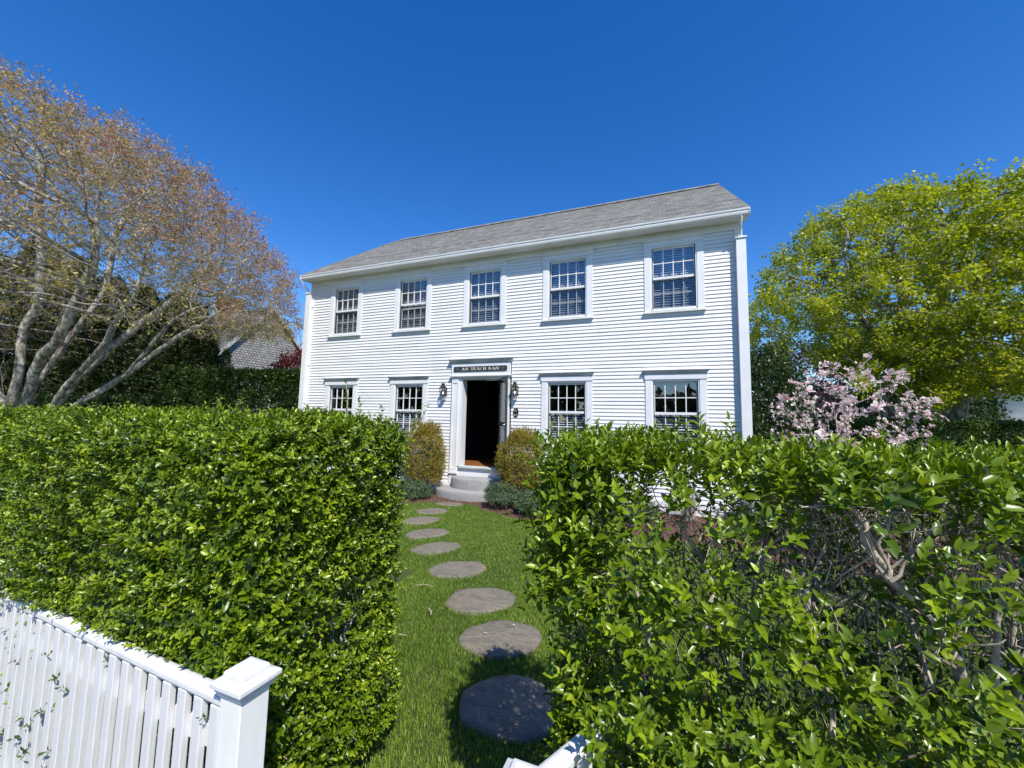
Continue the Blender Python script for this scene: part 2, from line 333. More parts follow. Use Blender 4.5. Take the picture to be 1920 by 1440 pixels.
def shoots(LV, pos, ax, length, m, leafL, rng, open0=75, open1=22, ratio=0.42, cbase=0.5, cvar=0.22, drop=0.1, twigs=None):
    """a leafy shoot at every pos: m opposite pairs of leaves along ax, narrowing to the tip"""
    n = len(pos); ax = nrm(ax); ref = nrm(rng.normal(size=(n, 3))); U = nrm(np.cross(ax, ref)); V = np.cross(ax, U)
    length = np.broadcast_to(length, (n,)); leafL = np.broadcast_to(leafL, (n,)); cs = cbase+rng.normal(0, cvar, n)
    for j in range(m):
        t = (j+0.4)/m
        for k in range(2):
            a = j*math.pi/2+k*math.pi+rng.normal(0, .25, n); th = np.radians(open0+(open1-open0)*t+rng.normal(0, 9, n))
            rad = U*np.cos(a)[:, None]+V*np.sin(a)[:, None]
            D = ax*np.cos(th)[:, None]+rad*np.sin(th)[:, None]; Nn = ax*np.sin(th)[:, None]-rad*np.cos(th)[:, None]+rng.normal(0, .22, (n, 3))
            L = leafL*(1.05-0.45*t)*rng.uniform(.55, 1.25, n); kp = rng.random(n) > drop
            P = pos+ax*(length*t)[:, None]
            LV.add(P[kp], D[kp], Nn[kp], L[kp], (L*ratio*rng.uniform(.85, 1.15, n))[kp], (cs+0.15*t+rng.normal(0, .07, n))[kp])

# ------------------------------------------------------------------ space colonisation for trees
def colonise(skel, attr, step, infl, kill, iters, up=0.1, rng=RNG):
    """skel: list of polylines (first one roots the rest). returns P, parent"""
    P = []; par = []
    for s_ in skel:
        pts = np.array(s_['p'], float); prev = s_.get('from', -1)
        if prev == -2: prev = int(np.argmin(np.linalg.norm(np.array(P)-pts[0], axis=1)))
        dense = [pts[0]]
        for a, b in zip(pts[:-1], pts[1:]):
            k = max(1, int(np.linalg.norm(b-a)/step)); dense += [a+(b-a)*(i+1)/k for i in range(k)]
        dense = np.array(dense); dense[1:-1] += rng.normal(0, step*0.12, dense[1:-1].shape)
        for q in dense: P.append(q); par.append(prev); prev = len(P)-1
    P = np.array(P); par = list(par)
    A = attr.copy(); best = np.full(len(A), 1e9); bi = np.zeros(len(A), int); new = np.arange(len(P))
    for it in range(iters):
        if len(A) == 0 or len(new) == 0: break
        d = np.linalg.norm(A[:, None]-P[new][None], axis=2); m_ = d.min(1); j = new[d.argmin(1)]
        u = m_ < best; best[u] = m_[u]; bi[u] = j[u]
        keep = best > kill; A, best, bi = A[keep], best[keep], bi[keep]
        act = best < infl
        if not act.any(): break
        src, inv = np.unique(bi[act], return_inverse=True); D = np.zeros((len(src), 3)); np.add.at(D, inv, nrm(A[act]-P[bi[act]]))
        D = nrm(nrm(D)+rng.normal(0, .12, D.shape)+np.array([0, 0, up])); Q = P[src]+D*step
        dd = np.array([np.linalg.norm(P-q, axis=1).min() for q in Q]) > step*0.45
        Q, src = Q[dd], src[dd]; k0 = len(P); P = np.vstack([P, Q]) if len(Q) else P; par += src.tolist(); new = np.arange(k0, len(P))
    return P, np.array(par)
def tree_tubes(P, par, r_tip, r_root, expo=2.2, nmax=10, thr=.03):
    n = len(P); cnt = np.zeros(n); kids = [[] for _ in range(n)]
    for i, p in enumerate(par):
        if p >= 0: kids[p].append(i)
    for i in range(n-1, -1, -1):
        if not kids[i]: cnt[i] = 1
        if par[i] >= 0: cnt[par[i]] += cnt[i]
    r = r_tip*cnt**(1/expo); mx = r.max(); r = r_tip+(r-r_tip)*(r_root-r_tip)/(mx-r_tip)
    big, small = Tubes(), Tubes(); tips = []
    stack = [(i, None) for i in range(n) if par[i] < 0]
    while stack:
        s_, pr = stack.pop(); ch = [] if pr is None else [pr]; c = s_
        while True:
            ch.append(c)
            if not kids[c]: tips.append(c); break
            ks = sorted(kids[c], key=lambda a: -cnt[a])
            for o in ks[1:]: stack.append((o, c))
            c = ks[0]
        if len(ch) < 2: continue
        pts = P[ch].copy(); rr = r[ch].copy()
        if pr is not None: rr[0] = min(rr[0], rr[1]*1.15)
        if len(pts) > 3: pts[1:-1] = pts[1:-1]*.5+(pts[:-2]+pts[2:])*.25
        nn = nmax if rr.max() > .08 else 6 if rr.max() > .03 else 4 if rr.max() > 0.012 else 3
        (big if rr.max() > thr else small).add(pts, rr, nn)
    return big, small, np.array(tips), r
def twig_sprays(TB, base, dirs, k, length, r, rng, spread=0.7):
    """k fine twigs from each base; returns twig tips and directions"""
    out = []; od = []
    for i in range(k):
        D = nrm(dirs+rng.normal(0, spread*.6, dirs.shape)); L = length*rng.uniform(.5, 1.2, len(base))
        mid = base+D*(L*.5)[:, None]+rng.normal(0, .02, base.shape); D2 = nrm(D+rng.normal(0, .3, D.shape)+[0, 0, .1]); end = mid+D2*(L*.5)[:, None]
        for a, b, c in zip(base, mid, end): TB.add([a, b, c], [r, r*.75, r*.4], 3)
        out += [mid, end]; od += [D, D2]
    return np.concatenate(out), np.concatenate(od)

# ================================================================== GROUND
def grid_mesh(name, x0, x1, y0, y1, nx, ny, zf, m, keep=None):
    X, Y = np.meshgrid(np.linspace(x0, x1, nx), np.linspace(y0, y1, ny)); P = np.stack([X.ravel(), Y.ravel(), zf(X.ravel(), Y.ravel())], 1)
    i, j = np.meshgrid(np.arange(nx-1), np.arange(ny-1)); a = (j*nx+i).ravel(); Q = np.stack([a, a+1, a+nx+1, a+nx], 1)
    if keep is not None: c = P[Q].mean(1); Q = Q[keep(c[:, 0], c[:, 1])]
    return raw_mesh(name, P, Q, m, None, True)
g = MB(); g.add([(-600, -600, -.06), (600, -600, -.06), (600, 600, -.06), (-600, 600, -.06)], [(0, 1, 2, 3)])
tag(g.build('ground', M['lawn']), kind='structure')
BED = np.array([(-12, -1.15), (-9, -1.1), (-6, -1.25), (-4.9, -1.34), (-4.55, -1.1), (-4.2, -.86), (-3.6, -.9), (-3.2, -1.2), (-2.5, -1.49), (-2.0, -1.55), (-.8, -1.69), (.55, -1.72),
                (1.5, -2.2), (2.0, -2.24), (2.6, -2.12), (3.7, -1.62), (5, -1.5), (9, -1.6)])
def bed_y(x): return np.interp(x, BED[:, 0], BED[:, 1])
def lawn_z(x, y): return 0.012*np.sin(x*1.3+.5)*np.cos(y*1.1)+0.008*(vnoise(np.stack([x, y, x*0], 1), 2.2)-.5)-.004
def lawn_keep(x, y): return ~((y > bed_y(x)+.03) & (y < .2) & (x > -11.9) & (x < 8.9))
tag(grid_mesh('lawn', -22, 18, -7.9, 14, 300, 200, lawn_z, M['lawn'], lawn_keep), kind='structure')
def bed_z(x, y):
    d = np.clip((y-bed_y(x))/.25, 0, 1); P = np.stack([x, y, x*0], 1)
    return -.03+.065*d+.02*(vnoise(P, 9)-.5)*d+.018*(vnoise(P, 30)-.5)
tag(grid_mesh('mulch_bed', -12, 9, -2.4, .1, 420, 70, bed_z, M['mulch'], lambda x, y: y > bed_y(x)-.05), kind='structure')
g = MB(); g.add([(-40, -14, -.03), (30, -14, -.03), (30, -7.85, -.03), (-40, -7.85, -.03)], [(0, 1, 2, 3)]); tag(g.build('pavement', noisy('sidewalk_concrete', (.3, .29, .28), (.4, .39, .37), 4, .9, .3)), kind='structure')

# mulch chips
n = 16000; x = RNG.uniform(-6.2, 4.5, n); y = bed_y(x)+.02+RNG.random(n)*(0-bed_y(x)); LV = Leaves()
k = ~((np.abs(x+3.92) < 1.0) & (y > -.72)); x, y = x[k], y[k]
D = runit(len(x)); D[:, 2] *= .3
LV.add(np.stack([x, y, bed_z(x, y)+.006], 1), D, runit(len(x))*.5+[0, 0, 1], RNG.uniform(.015, .045, len(x)), RNG.uniform(.008, .016, len(x)), RNG.random(len(x)))
tag(LV.build('mulch_chips', M['chip']), kind='stuff')

# stepping stones: (centre, long radius, short radius, heading of the long axis)
STONES = [(-.885, -5.742, .318, .262, .30), (-1.219, -5.09, .325, .25, .40), (-1.66, -4.572, .325, .262, .60), (-2.216, -3.986, .335, .25, .70), (-2.83, -3.45, .325, .225, .85),
          (-3.31, -2.925, .325, .22, .88), (-3.83, -2.33, .32, .22, .82), (-4.02, -1.68, .29, .22, .6), (-4.05, -1.02, .29, .17, .3)]
SLAB = ['large round flagstone in the hedge shadow nearest the gate', 'sunlit round flagstone with a white petal on it, second from the gate',
        'round flagstone with one pointed end, third from the gate', 'oval flagstone fourth from the gate, on the lawn bend', 'pale streaked flagstone fifth from the gate',
        'grey oval flagstone sixth from the gate, partly behind the dense hedge', 'brownish oval flagstone seventh from the gate beside the hedge edge',
        'small oval flagstone second from the doorstep', 'grass-edged flagstone right in front of the granite doorstep']
def stone_poly(i, n=56, sc_=1.0):
    cx, cy, a, b, h = STONES[i]; rg = np.random.default_rng(40+i); ph = rg.uniform(0, 6.28, 6); out = []
    for k in range(n):
        t = 2*math.pi*k/n; w_ = 1+sum(.022/(q+1)**.3*math.sin((q+2)*t+ph[q]) for q in range(6))+rg.normal(0, .006)
        if i == 2: w_ *= 1+.13*max(0, math.cos(t-.05))**6
        x_, y_ = a*w_*sc_*math.cos(t), b*w_*sc_*math.sin(t)
        out.append((cx+x_*math.cos(h)-y_*math.sin(h), cy+x_*math.sin(h)+y_*math.cos(h)))
    return out
for i in range(len(STONES)):
    g = MB(); p = np.array(stone_poly(i)); c = p.mean(0); n = len(p); rg = np.random.default_rng(90+i)
    rings = [(1.0, -.04), (1.0, .008), (.965, .018), (.8, .021), (.55, .0225), (.28, .021)]
    V = []; 
    for s_, z_ in rings:
        for q in p: V.append((*(c+(q-c)*s_), z_+rg.normal(0, .0012)))
    V.append((*c, .022)); Fc = []
    for r_ in range(len(rings)-1):
        for k in range(n): Fc.append((r_*n+k, r_*n+(k+1) % n, (r_+1)*n+(k+1) % n, (r_+1)*n+k))
    L_ = (len(rings)-1)*n; Fc += [(L_+k, L_+(k+1) % n, len(V)-1) for k in range(n)]
    g.add(V, Fc); o = g.build('stepping_stone', M['flag'], smooth=True); tag(o, SLAB[i], 'stepping stone', 'flagstones leading from the gate to the door')

# grass blades
def in_stone(x, y, s=.97):
    r = np.zeros(len(x), bool)
    for cx, cy, a, b, h in STONES:
        dx, dy = x-cx, y-cy; u = dx*math.cos(h)+dy*math.sin(h); v = -dx*math.sin(h)+dy*math.cos(h); r |= (u/a)**2+(v/b)**2 < s*s
    return r
def blades(n, x0, x1, y0, y1, hmul=1.0, wmul=1.0, seed=1):
    rg = np.random.default_rng(seed); x = rg.uniform(x0, x1, n); y = rg.uniform(y0, y1, n)
    k = (y < bed_y(x)+rg.normal(0, .02, n)) & ~in_stone(x, y) & ~((np.abs(x+3.92) < 1.0) & (y > -.72)); x, y = x[k], y[k]; n = len(x)
    P2 = np.stack([x, y, x*0], 1); cl = vnoise(P2, 6); edge = in_stone(x, y, 1.12)
    h = rg.uniform(.016, .033, n)*(.7+.6*cl)*hmul*np.where(edge, 1.25, 1)
    z = lawn_z(x, y); a = rg.uniform(0, 6.28, n); lean = rg.uniform(.1, .75, n); D = np.stack([np.cos(a), np.sin(a)], 1)*(lean*h)[:, None]
    b = a+rg.normal(0, .5, n)+1.57; W = np.stack([np.cos(b), np.sin(b)], 1)*(rg.uniform(.0013, .0026, n)*wmul)[:, None]
    B = np.stack([x, y], 1); V = np.zeros((n, 5, 3))
    V[:, 0, :2] = B-W; V[:, 1, :2] = B+W; V[:, 2, :2] = B+D*.35+W*.8; V[:, 3, :2] = B+D*.35-W*.8; V[:, 4, :2] = B+D
    V[:, 0, 2] = V[:, 1, 2] = z-.004; V[:, 2, 2] = V[:, 3, 2] = z+h*.58; V[:, 4, 2] = z+h*(1.05-.25*lean)
    o = (np.arange(n)*5)[:, None]; c = np.clip(rg.normal(.4, .18, n)+.55*(vnoise(P2, 1.1)-.5)+.3*(vnoise(P2, 14)-.5), 0, .93); c[rg.random(n) < .012] = 1
    return V.reshape(-1, 3), o+np.array([[0, 1, 2, 3]]), o+np.array([[3, 2, 4]]), np.repeat(c, 5)
parts_ = [blades(120000, -2.6, .2, -7.4, -4.2, seed=1), blades(150000, -5.4, .8, -4.2, -.9, 1.0, 1.3, seed=2), blades(80000, .1, 3.2, -6.3, -1.5, 1.0, 1.4, seed=3), blades(30000, -9, -5.2, -6, -1, 1, 2, seed=4)]
VV, QQ, TT, CC = [], [], [], []; kk = 0
for V, Q, T, c in parts_: VV.append(V); QQ.append(Q+kk); TT.append(T+kk); CC.append(c); kk += len(V)
o = raw_mesh('grass', np.concatenate(VV), np.concatenate(QQ), M['grass'], None, False, np.concatenate(TT), np.concatenate(CC)); tag(o, kind='stuff')

# small litter on the lawn
def litter(name, pts, r, m, label, cat, grp): g = MB(); g.tube(pts, r, 5); tag(g.build(name, m, None, True), label, cat, grp)
G_ = 'dead twigs lying on the lawn'
litter('fallen_twig', [(-1.95, -4.99, .05), (-1.9, -5.03, .055), (-1.87, -5.08, .052)], [.006, .007, .004], M['deadtwig'], 'pale curled twig on the grass left of the second flagstone', 'twig', G_)
litter('fallen_twig', [(-1.99, -5.45, .045), (-1.92, -5.43, .052), (-1.86, -5.42, .047)], [.002, .004, .002], M['deadtwig'], 'thin twig on the grass left of the shadow, nearest the gate', 'twig', G_)
litter('fallen_twig', [(-2.35, -4.62, .045), (-2.28, -4.58, .052), (-2.17, -4.57, .047)], [.002, .004, .002], M['deadtwig'], 'thin straight twig on the grass beside the dense hedge', 'twig', G_)
for (x_, y_, l_) in [(-1.2, -4.93, 'white petal near the far rim of the second flagstone'), (-1.36, -5.13, 'white petal in the middle left of the second flagstone')]:
    LV = Leaves(); LV.add(np.array([[x_, y_, .03]]), np.array([[1., .2, .1]]), np.array([[0, .1, 1.]]), .035, .022, .98); tag(LV.build('fallen_petal', M['petal'], tpl=PETAL), l_, 'petal', 'fallen petals on the flagstones')

# ================================================================== HOUSE
HX0, HX1, HD, EX, ZB, ZT = -9.30, 1.375, 7.0, .0747, .26, 5.345
house = empty('white_house', (-3.92, 0, 0), 'two-storey white clapboard house with grey shingle roof and open front door', 'house')
OFF = Matrix.Translation((3.92, 0, 0))
def hb(mb, name, m, parent=house, **k):
    o = mb.build(name, m, parent, **k)
    if parent is house: o.matrix_parent_inverse = OFF
    return o
WX = [-8.005, -5.864, -3.882, -1.926, .183]
OPEN = [(x-.47, x+.47, 3.86, 5.33) for x in WX]+[(x-.47, x+.47, 1.2, 2.66) for i, x in enumerate(WX) if i != 2]+[(-4.68, -3.16, .26, 3.02)]
# front clapboards, each a real bevelled board cut at the openings
g = MB(); z = ZB; k = 0
while z < ZT:
    z1 = min(z+EX, ZT); cuts = sorted([(a, b) for a, b, c, d in OPEN if c < (z+z1)/2 < d]); x = HX0; segs = []
    for a, b in cuts: segs.append((x, a)); x = b
    segs.append((x, HX1))
    for a, b in segs:
        xs = [a]; rg = random.Random(k*7+int(a*10))
        if b-a > 3: xs += sorted(rg.uniform(a+.4, b-.4) for _ in range(int((b-a)/3)))
        xs.append(b)
        for u, v in zip(xs[:-1], xs[1:]):
            e = rg.uniform(-.0008, .0008); t = .019+rg.uniform(-.0015, .0015)
            g.extr_x([(-t, z+e), (-.001, z1+.006), (.01, z1), (.01, z+e)], u+.0006, v-.0006)
    z = z1; k += 1
hb(g, 'front_siding', M['siding'])
# sheathing behind (closed shell with holes), side and back walls
def wall_with_holes(mb, x0, x1, z0, z1, holes, ya, yb):
    zs = sorted({z0, z1, *[h[2] for h in holes], *[h[3] for h in holes]})
    for a, b in zip(zs[:-1], zs[1:]):
        x = x0
        for h in sorted([h for h in holes if h[2] < (a+b)/2 < h[3]]): mb.box(x, h[0], ya, yb, a, b); x = h[1]
        mb.box(x, x1, ya, yb, a, b)
H2 = [(x-.38, x+.38, 3.95, 5.18) for x in WX]+[(x-.38, x+.38, 1.28, 2.51) for i, x in enumerate(WX) if i != 2]+[(-4.40, -3.44, .62, 2.66)]
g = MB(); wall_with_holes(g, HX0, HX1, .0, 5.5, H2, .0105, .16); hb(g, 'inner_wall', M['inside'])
RZ, RY = 8.26, 3.5   # ridge
def gable(xa, xb):
    g = MB(); prof = [(.16, .0), (HD, .0), (HD, 5.45), (RY, 8.05), (.16, 5.6)]; g.extr_x(prof, xa, xb); return g
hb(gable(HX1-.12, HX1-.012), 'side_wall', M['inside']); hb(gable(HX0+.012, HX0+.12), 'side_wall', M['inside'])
for s_, xx in ((1, HX1), (-1, HX0)):   # clapboards on the gables
    g = MB(); z = ZB
    while z < 7.95:
        ya, yb = (.0, HD) if z < 5.45 else (max(0, (z-5.45)/(8.05-5.45)*RY), HD-max(0, (z-5.45)/(8.05-5.45)*(HD-RY)))
        o_, i_ = xx, xx-s_*.0115
        g.add([(o_, ya, z), (o_, yb, z), (i_, yb, z+EX), (i_, ya, z+EX), (i_-s_*.002, ya, z), (i_-s_*.002, yb, z)], [(0, 1, 2, 3), (0, 4, 5, 1)]); z += EX
    hb(g, 'side_siding', M['siding'])
g = MB(); g.box(HX0+.13, HX1-.13, HD-.1, HD-.005, .0, 5.5); hb(g, 'back_wall', M['siding'])
g = MB(); g.box(HX0+.13, HX1-.13, .17, HD-.11, .56, .645); hb(g, 'ground_floor', M['floor'])
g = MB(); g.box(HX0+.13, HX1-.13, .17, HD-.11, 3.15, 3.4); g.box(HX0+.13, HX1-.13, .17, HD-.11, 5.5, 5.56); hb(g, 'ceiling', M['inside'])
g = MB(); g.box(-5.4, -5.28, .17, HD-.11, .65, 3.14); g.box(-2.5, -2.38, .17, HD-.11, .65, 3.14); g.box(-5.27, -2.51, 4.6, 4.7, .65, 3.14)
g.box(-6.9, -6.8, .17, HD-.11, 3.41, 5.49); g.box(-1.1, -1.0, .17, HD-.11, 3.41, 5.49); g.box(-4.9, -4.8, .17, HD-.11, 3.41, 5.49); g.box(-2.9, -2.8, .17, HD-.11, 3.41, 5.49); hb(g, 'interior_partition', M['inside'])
g = MB(); g.box(HX0-.005, HX1+.005, -.03, .0, .03, .15); g.box(HX0-.02, HX1+.02, -.045, .0, .155, .255); hb(g, 'water_table', M['trim'])
g = MB(); g.box(HX0, HX1, .001, .3, -.05, .03); hb(g, 'foundation', M['granite'])
# frieze, soffit, cornice, gutter
g = MB(); g.box(HX0, HX1, -.028, -.002, ZT-.01, 5.47); g.box(HX0, HX1, -.044, -.0285, 5.42, 5.469); hb(g, 'frieze_board', M['trim'])
ov = .07
g = MB(); g.add([(HX0-ov, 0, 5.472), (HX1+ov, 0, 5.472), (HX1+ov, -.262, 5.455), (HX0-ov, -.262, 5.455), (HX0-ov, 0, 5.485), (HX1+ov, 0, 5.485), (HX1+ov, -.262, 5.47), (HX0-ov, -.262, 5.47)],
              [(0, 1, 2, 3), (7, 6, 5, 4), (0, 3, 7, 4), (1, 5, 6, 2), (3, 2, 6, 7), (0, 4, 5, 1)]); hb(g, 'soffit', M['soffit'])
gp = [(-.255, 5.46), (-.3, 5.455), (-.335, 5.475), (-.345, 5.51), (-.335, 5.53), (-.355, 5.545), (-.36, 5.575), (-.352, 5.578), (-.345, 5.552), (-.26, 5.47)]
g = MB(); g.extr_x(gp, HX0-ov-.01, HX1+ov+.01); g.box(HX0-ov-.008, HX1+ov+.008, -.272, -.256, 5.462, 5.59)
g.box(HX0-ov-.012, HX0-ov-.004, -.355, -.26, 5.462, 5.577); g.box(HX1+ov+.004, HX1+ov+.012, -.355, -.26, 5.462, 5.577); hb(g, 'gutter', M['trim'])
# roof: real courses on the front slope
sl_ = (RZ-5.60)/(RY+.31); Ls = math.hypot(RZ-5.60, RY+.31); nc = 34
g = MB(); x0, x1 = HX0-.085, HX1+.085
for i in range(nc):
    a, b = i/nc, (i+1)/nc+.006; y0, z0 = -.31+(RY+.31)*a, 5.60+(RZ-5.60)*a; y1, z1 = -.31+(RY+.31)*b, 5.60+(RZ-5.60)*b
    rg = random.Random(i); e = rg.uniform(-.003, .003)
    g.extr_x([(y0+e, z0+.002), (y0+e-.003, z0+.013), (y1, z1+.004), (y1+.004, z1-.01)], x0+rg.uniform(-.004, .004), x1+rg.uniform(-.004, .004))
rf = hb(g, 'roof', M['roof'])
g = MB(); g.extr_x([(-.305, 5.575), (-.31, 5.601), (RY, RZ+.001), (RY, RZ-.03)], x0+.006, x1-.006)
g.extr_x([(RY, RZ-.03), (RY, RZ+.001), (7.35, 5.58), (7.35, 5.55)], x0+.006, x1-.006); g.build('roof_deck', M['roof'], rf)
g = MB(); g.extr_x([(RY-.16, RZ-.075), (RY-.16, RZ-.055), (RY, RZ+.055), (RY+.16, RZ-.055), (RY+.16, RZ-.075), (RY, RZ+.03)], x0+.35, x1-.01)
g.build('ridge_cap', M['roof'], rf)
for s_, xx in ((-1, HX0-.075), (1, HX1+.015)):
    g = MB(); g.extr_x([(-.26, 5.45), (-.26, 5.565), (RY, RZ-.035), (RY, RZ-.2)], xx, xx+.06); hb(g, 'rake_board', M['trim'])
# corner boards, boxed downspouts with pipe elbows
for s_, cx in ((-1, HX0+.06), (1, HX1-.06)):
    g = MB(); g.box(cx-.062, cx+.062, -.024, -.001, .256, ZT-.012); hb(g, 'corner_board', M['trim'])
for s_, cx in ((-1, -9.305), (1, 1.335)):
    g = MB(); g.box(cx-.08, cx+.08, -.125, -.0245, .2, 5.12)
    o = hb(g, 'downspout', M['trim'], bevel=.004)
    g = MB(); g.box(cx-.095, cx+.095, -.145, -.02, 5.1205, 5.138); g.box(cx-.088, cx+.088, -.136, -.02, 5.1385, 5.152); g.build('cap', M['trim'], o)
    ex = cx-.015 if s_ > 0 else cx-.06
    g = MB(); g.tube([(ex, -.305, 5.455), (ex, -.295, 5.42), (cx, -.1, 5.19), (cx, -.085, 5.14)], [.026]*4, 10); g.build('elbow', M['trim'], o, smooth=True)
    for zz in (4.75, 3.1, 1.4):
        g = MB(); xi = cx+.09 if s_ < 0 else cx-.09; g.box(min(xi, xi-s_*.03), max(xi, xi-s_*.03), -.05, -.015, zz, zz+.025); g.build('bracket', M['trim'], o)

# windows
def frame_rect(mb, x0, x1, z0, z1, wd, ya, yb, bot=None, top=None):
    bot = wd if bot is None else bot; top = wd if top is None else top
    mb.box(x0, x0+wd, ya, yb, z0, z1); mb.box(x1-wd, x1, ya, yb, z0, z1); mb.box(x0+wd, x1-wd, ya, yb, z0, z0+bot); mb.box(x0+wd, x1-wd, ya, yb, z1-top, z1)
def sash(x, z0, z1, ya, name, par, bot, top):
    g = MB(); frame_rect(g, x-.395, x+.395, z0, z1, .028, ya, ya+.035, bot, top)
    gx0, gx1, gz0, gz1 = x-.367, x+.367, z0+bot, z1-top; zm = (gz0+gz1)/2
    for i in (1, 2, 3): xm = gx0+(gx1-gx0)*i/4; g.box(xm-.009, xm+.009, ya+.004, ya+.031, gz0, gz1)
    for i in range(4): xa = gx0+(gx1-gx0)*i/4+(.009 if i else 0); xb = gx0+(gx1-gx0)*(i+1)/4-(.009 if i < 3 else 0); g.box(xa, xb, ya+.005, ya+.03, zm-.009, zm+.009)
    o = g.build(name, M['trim'], par, bevel=.002); 
    g = MB(); g.add([(x-.372, ya+.018, gz0-.004), (x+.372, ya+.018, gz0-.004), (x+.372, ya+.018, gz1+.004), (x-.372, ya+.018, gz1+.004)], [(0, 1, 2, 3)]); g.build('pane', M['glass'], par)
def window(x, zt, upper, i):
    zb = zt-1.193; g = MB(); c = x-house.location.x*0
    # casings
    zs = zb-.13
    g.box(x-.54, x-.42, -.032, -.0005, zs+.03, zt+.05); g.box(x+.42, x+.54, -.032, -.0005, zs+.03, zt+.05)
    if upper: g.box(x-.545, x+.545, -.036, -.0005, zt+.0505, zt+.135)
    else: g.box(x-.555, x+.555, -.045, -.0005, zt+.0505, zt+.155); g.box(x-.42, x+.42, -.028, .0, zt+.022, zt+.0503)
    wn = hb(g, 'window', M['trim'], bevel=.003)
    wn.name = 'window'
    g = MB()
    # jamb liner
    g.box(x-.42, x-.396, -.02, .15, zb-.06, zt+.05); g.box(x+.396, x+.42, -.02, .15, zb-.06, zt+.05); g.box(x-.396, x+.396, -.02, .15, zt+.012, zt+.05)
    g.build('jamb', M['trim'], wn)
    g = MB()
    if upper: g.extr_x([(-.0005, zt+.1353), (-.042, zt+.1353), (-.075, zt+.165), (-.075, zt+.18), (-.0005, zt+.18)], x-.59, x+.59, [.05, .05, 0, 0, .0], [-.05, -.05, 0, 0, 0])
    else: g.extr_x([(-.0005, zt+.1553), (-.05, zt+.1553), (-.056, zt+.17), (-.082, zt+.19), (-.102, zt+.222), (-.102, zt+.232), (-.0005, zt+.24)], x-.59, x+.59, [.04, .04, .036, .018, 0, 0, 0], [-.04, -.04, -.036, -.018, 0, 0, 0])
    g.build('head_moulding', M['trim'] if upper else M['crown'], wn)
    g = MB(); g.add([(x-.56, -.075, zs), (x+.56, -.075, zs), (x+.56, .0, zs), (x-.56, .0, zs), (x-.56, -.075, zs+.03), (x+.56, -.075, zs+.03), (x+.56, -.0, zs+.05), (x-.56, -.0, zs+.05)],
                  [(0, 3, 2, 1), (4, 5, 6, 7), (0, 1, 5, 4), (1, 2, 6, 5), (2, 3, 7, 6), (3, 0, 4, 7)])
    g.box(x-.419, x+.419, -.02, .12, zs+.052, zb-.062+.03); g.box(x-.54, x+.54, -.02, -.001, zs-.045, zs-.001); g.build('sill', M['trim'], wn, bevel=.003)
    zm = (zt+zb)/2
    sash(x, zm-.03, zt+.012, .022, 'upper_sash', wn, .05, .035)
    up = {1: .10}.get(i, 0) if upper else 0
    sash(x, zb-.032+up*0, zm+.02-up, .062, 'lower_sash', wn, .035, .045)
    if upper: g = MB(); g.add([(x-.395, .045, zb-.03), (x+.395, .045, zb-.03), (x+.395, .045, zm-.031), (x-.395, .045, zm-.031)], [(0, 1, 2, 3)]); g.build('insect_screen', M['screen'], wn)
    # blinds
    g = MB(); b0, b1 = (zb-.01, zt+.0) if upper else (zb-.01, zm-.05)
    z_ = b0; a = math.radians(50 if upper else 40)
    while z_ < b1:
        dy, dz = .022*math.cos(a), .022*math.sin(a)
        g.add([(x-.365, .135-dy, z_-dz), (x+.365, .135-dy, z_-dz), (x+.365, .135+dy, z_+dz), (x-.365, .135+dy, z_+dz), (x-.365, .135-dy, z_-dz+.0025), (x+.365, .135-dy, z_-dz+.0025), (x+.365, .135+dy, z_+dz+.0025), (x-.365, .135+dy, z_+dz+.0025)],
              [(0, 3, 2, 1), (4, 5, 6, 7), (0, 1, 5, 4), (1, 2, 6, 5), (2, 3, 7, 6), (3, 0, 4, 7)]); z_ += .05
    for xx in (-.22, .22): g.box(x+xx-.006, x+xx+.006, .108, .11, b0-.02, b1)
    g.build('blind', M['blind'], wn)
    return wn
for i, x in enumerate(WX):
    window(x, 5.165, True, i)
    if i != 2: window(x, 2.492, False, i)

# doorway
DX0, DX1 = -4.375, -3.46
g = MB()
for a, b in ((-4.64, -4.46), (-3.375, -3.195)):
    frame_rect(g, a, b, .5, 2.655, .035, -.058, -.0, .1, .12); g.box(a+.035, b-.035, -.045, -.0, .6, 2.535)
g.box(-4.46, DX0, -.034, .0, .64, 2.655); g.box(DX1, -3.375, -.034, .0, .64, 2.655); g.box(DX0, DX1, -.034, .0, 2.62, 2.655)
g.box(DX0-.03, DX0, .0, .2, .64, 2.62); g.box(DX1, DX1+.03, .0, .2, .64, 2.62); g.box(DX0-.03, DX1+.03, .0, .2, 2.6205, 2.66)
ds = hb(g, 'door_surround', M['trim'], bevel=.003)
g = MB(); g.box(-4.655, -3.18, -.066, -.0, 2.71, 2.99); g.extr_x([(0, 2.656), (-.066, 2.656), (-.1, 2.685), (-.1, 2.7095), (0, 2.7095)], -4.70, -3.135, [.04, .04, 0, 0, 0], [-.04, -.04, 0, 0, 0]); g.build('entablature', M['trim'], ds, bevel=.003)
g = MB(); g.extr_x([(0, 2.9905), (-.07, 2.9905), (-.078, 3.01), (-.105, 3.03), (-.135, 3.075), (-.135, 3.09), (0, 3.105)], -4.725, -3.11, [.06, .06, .055, .03, 0, 0, 0], [-.06, -.06, -.055, -.03, 0, 0, 0]); g.build('crown_moulding', M['crown'], ds)
g = MB(); g.box(DX0-.03, DX1+.03, -.085, .2, .605, .64); g.build('threshold', M['crown'], ds, bevel=.006)
g = MB(); g.box(-4.66, -3.175, -.03, .0, .2605, .6); g.box(-4.66, -4.44, -.066, -.0305, .47, .499); g.box(-3.395, -3.175, -.066, -.0305, .47, .499); g.build('base_board', M['trim'], ds)
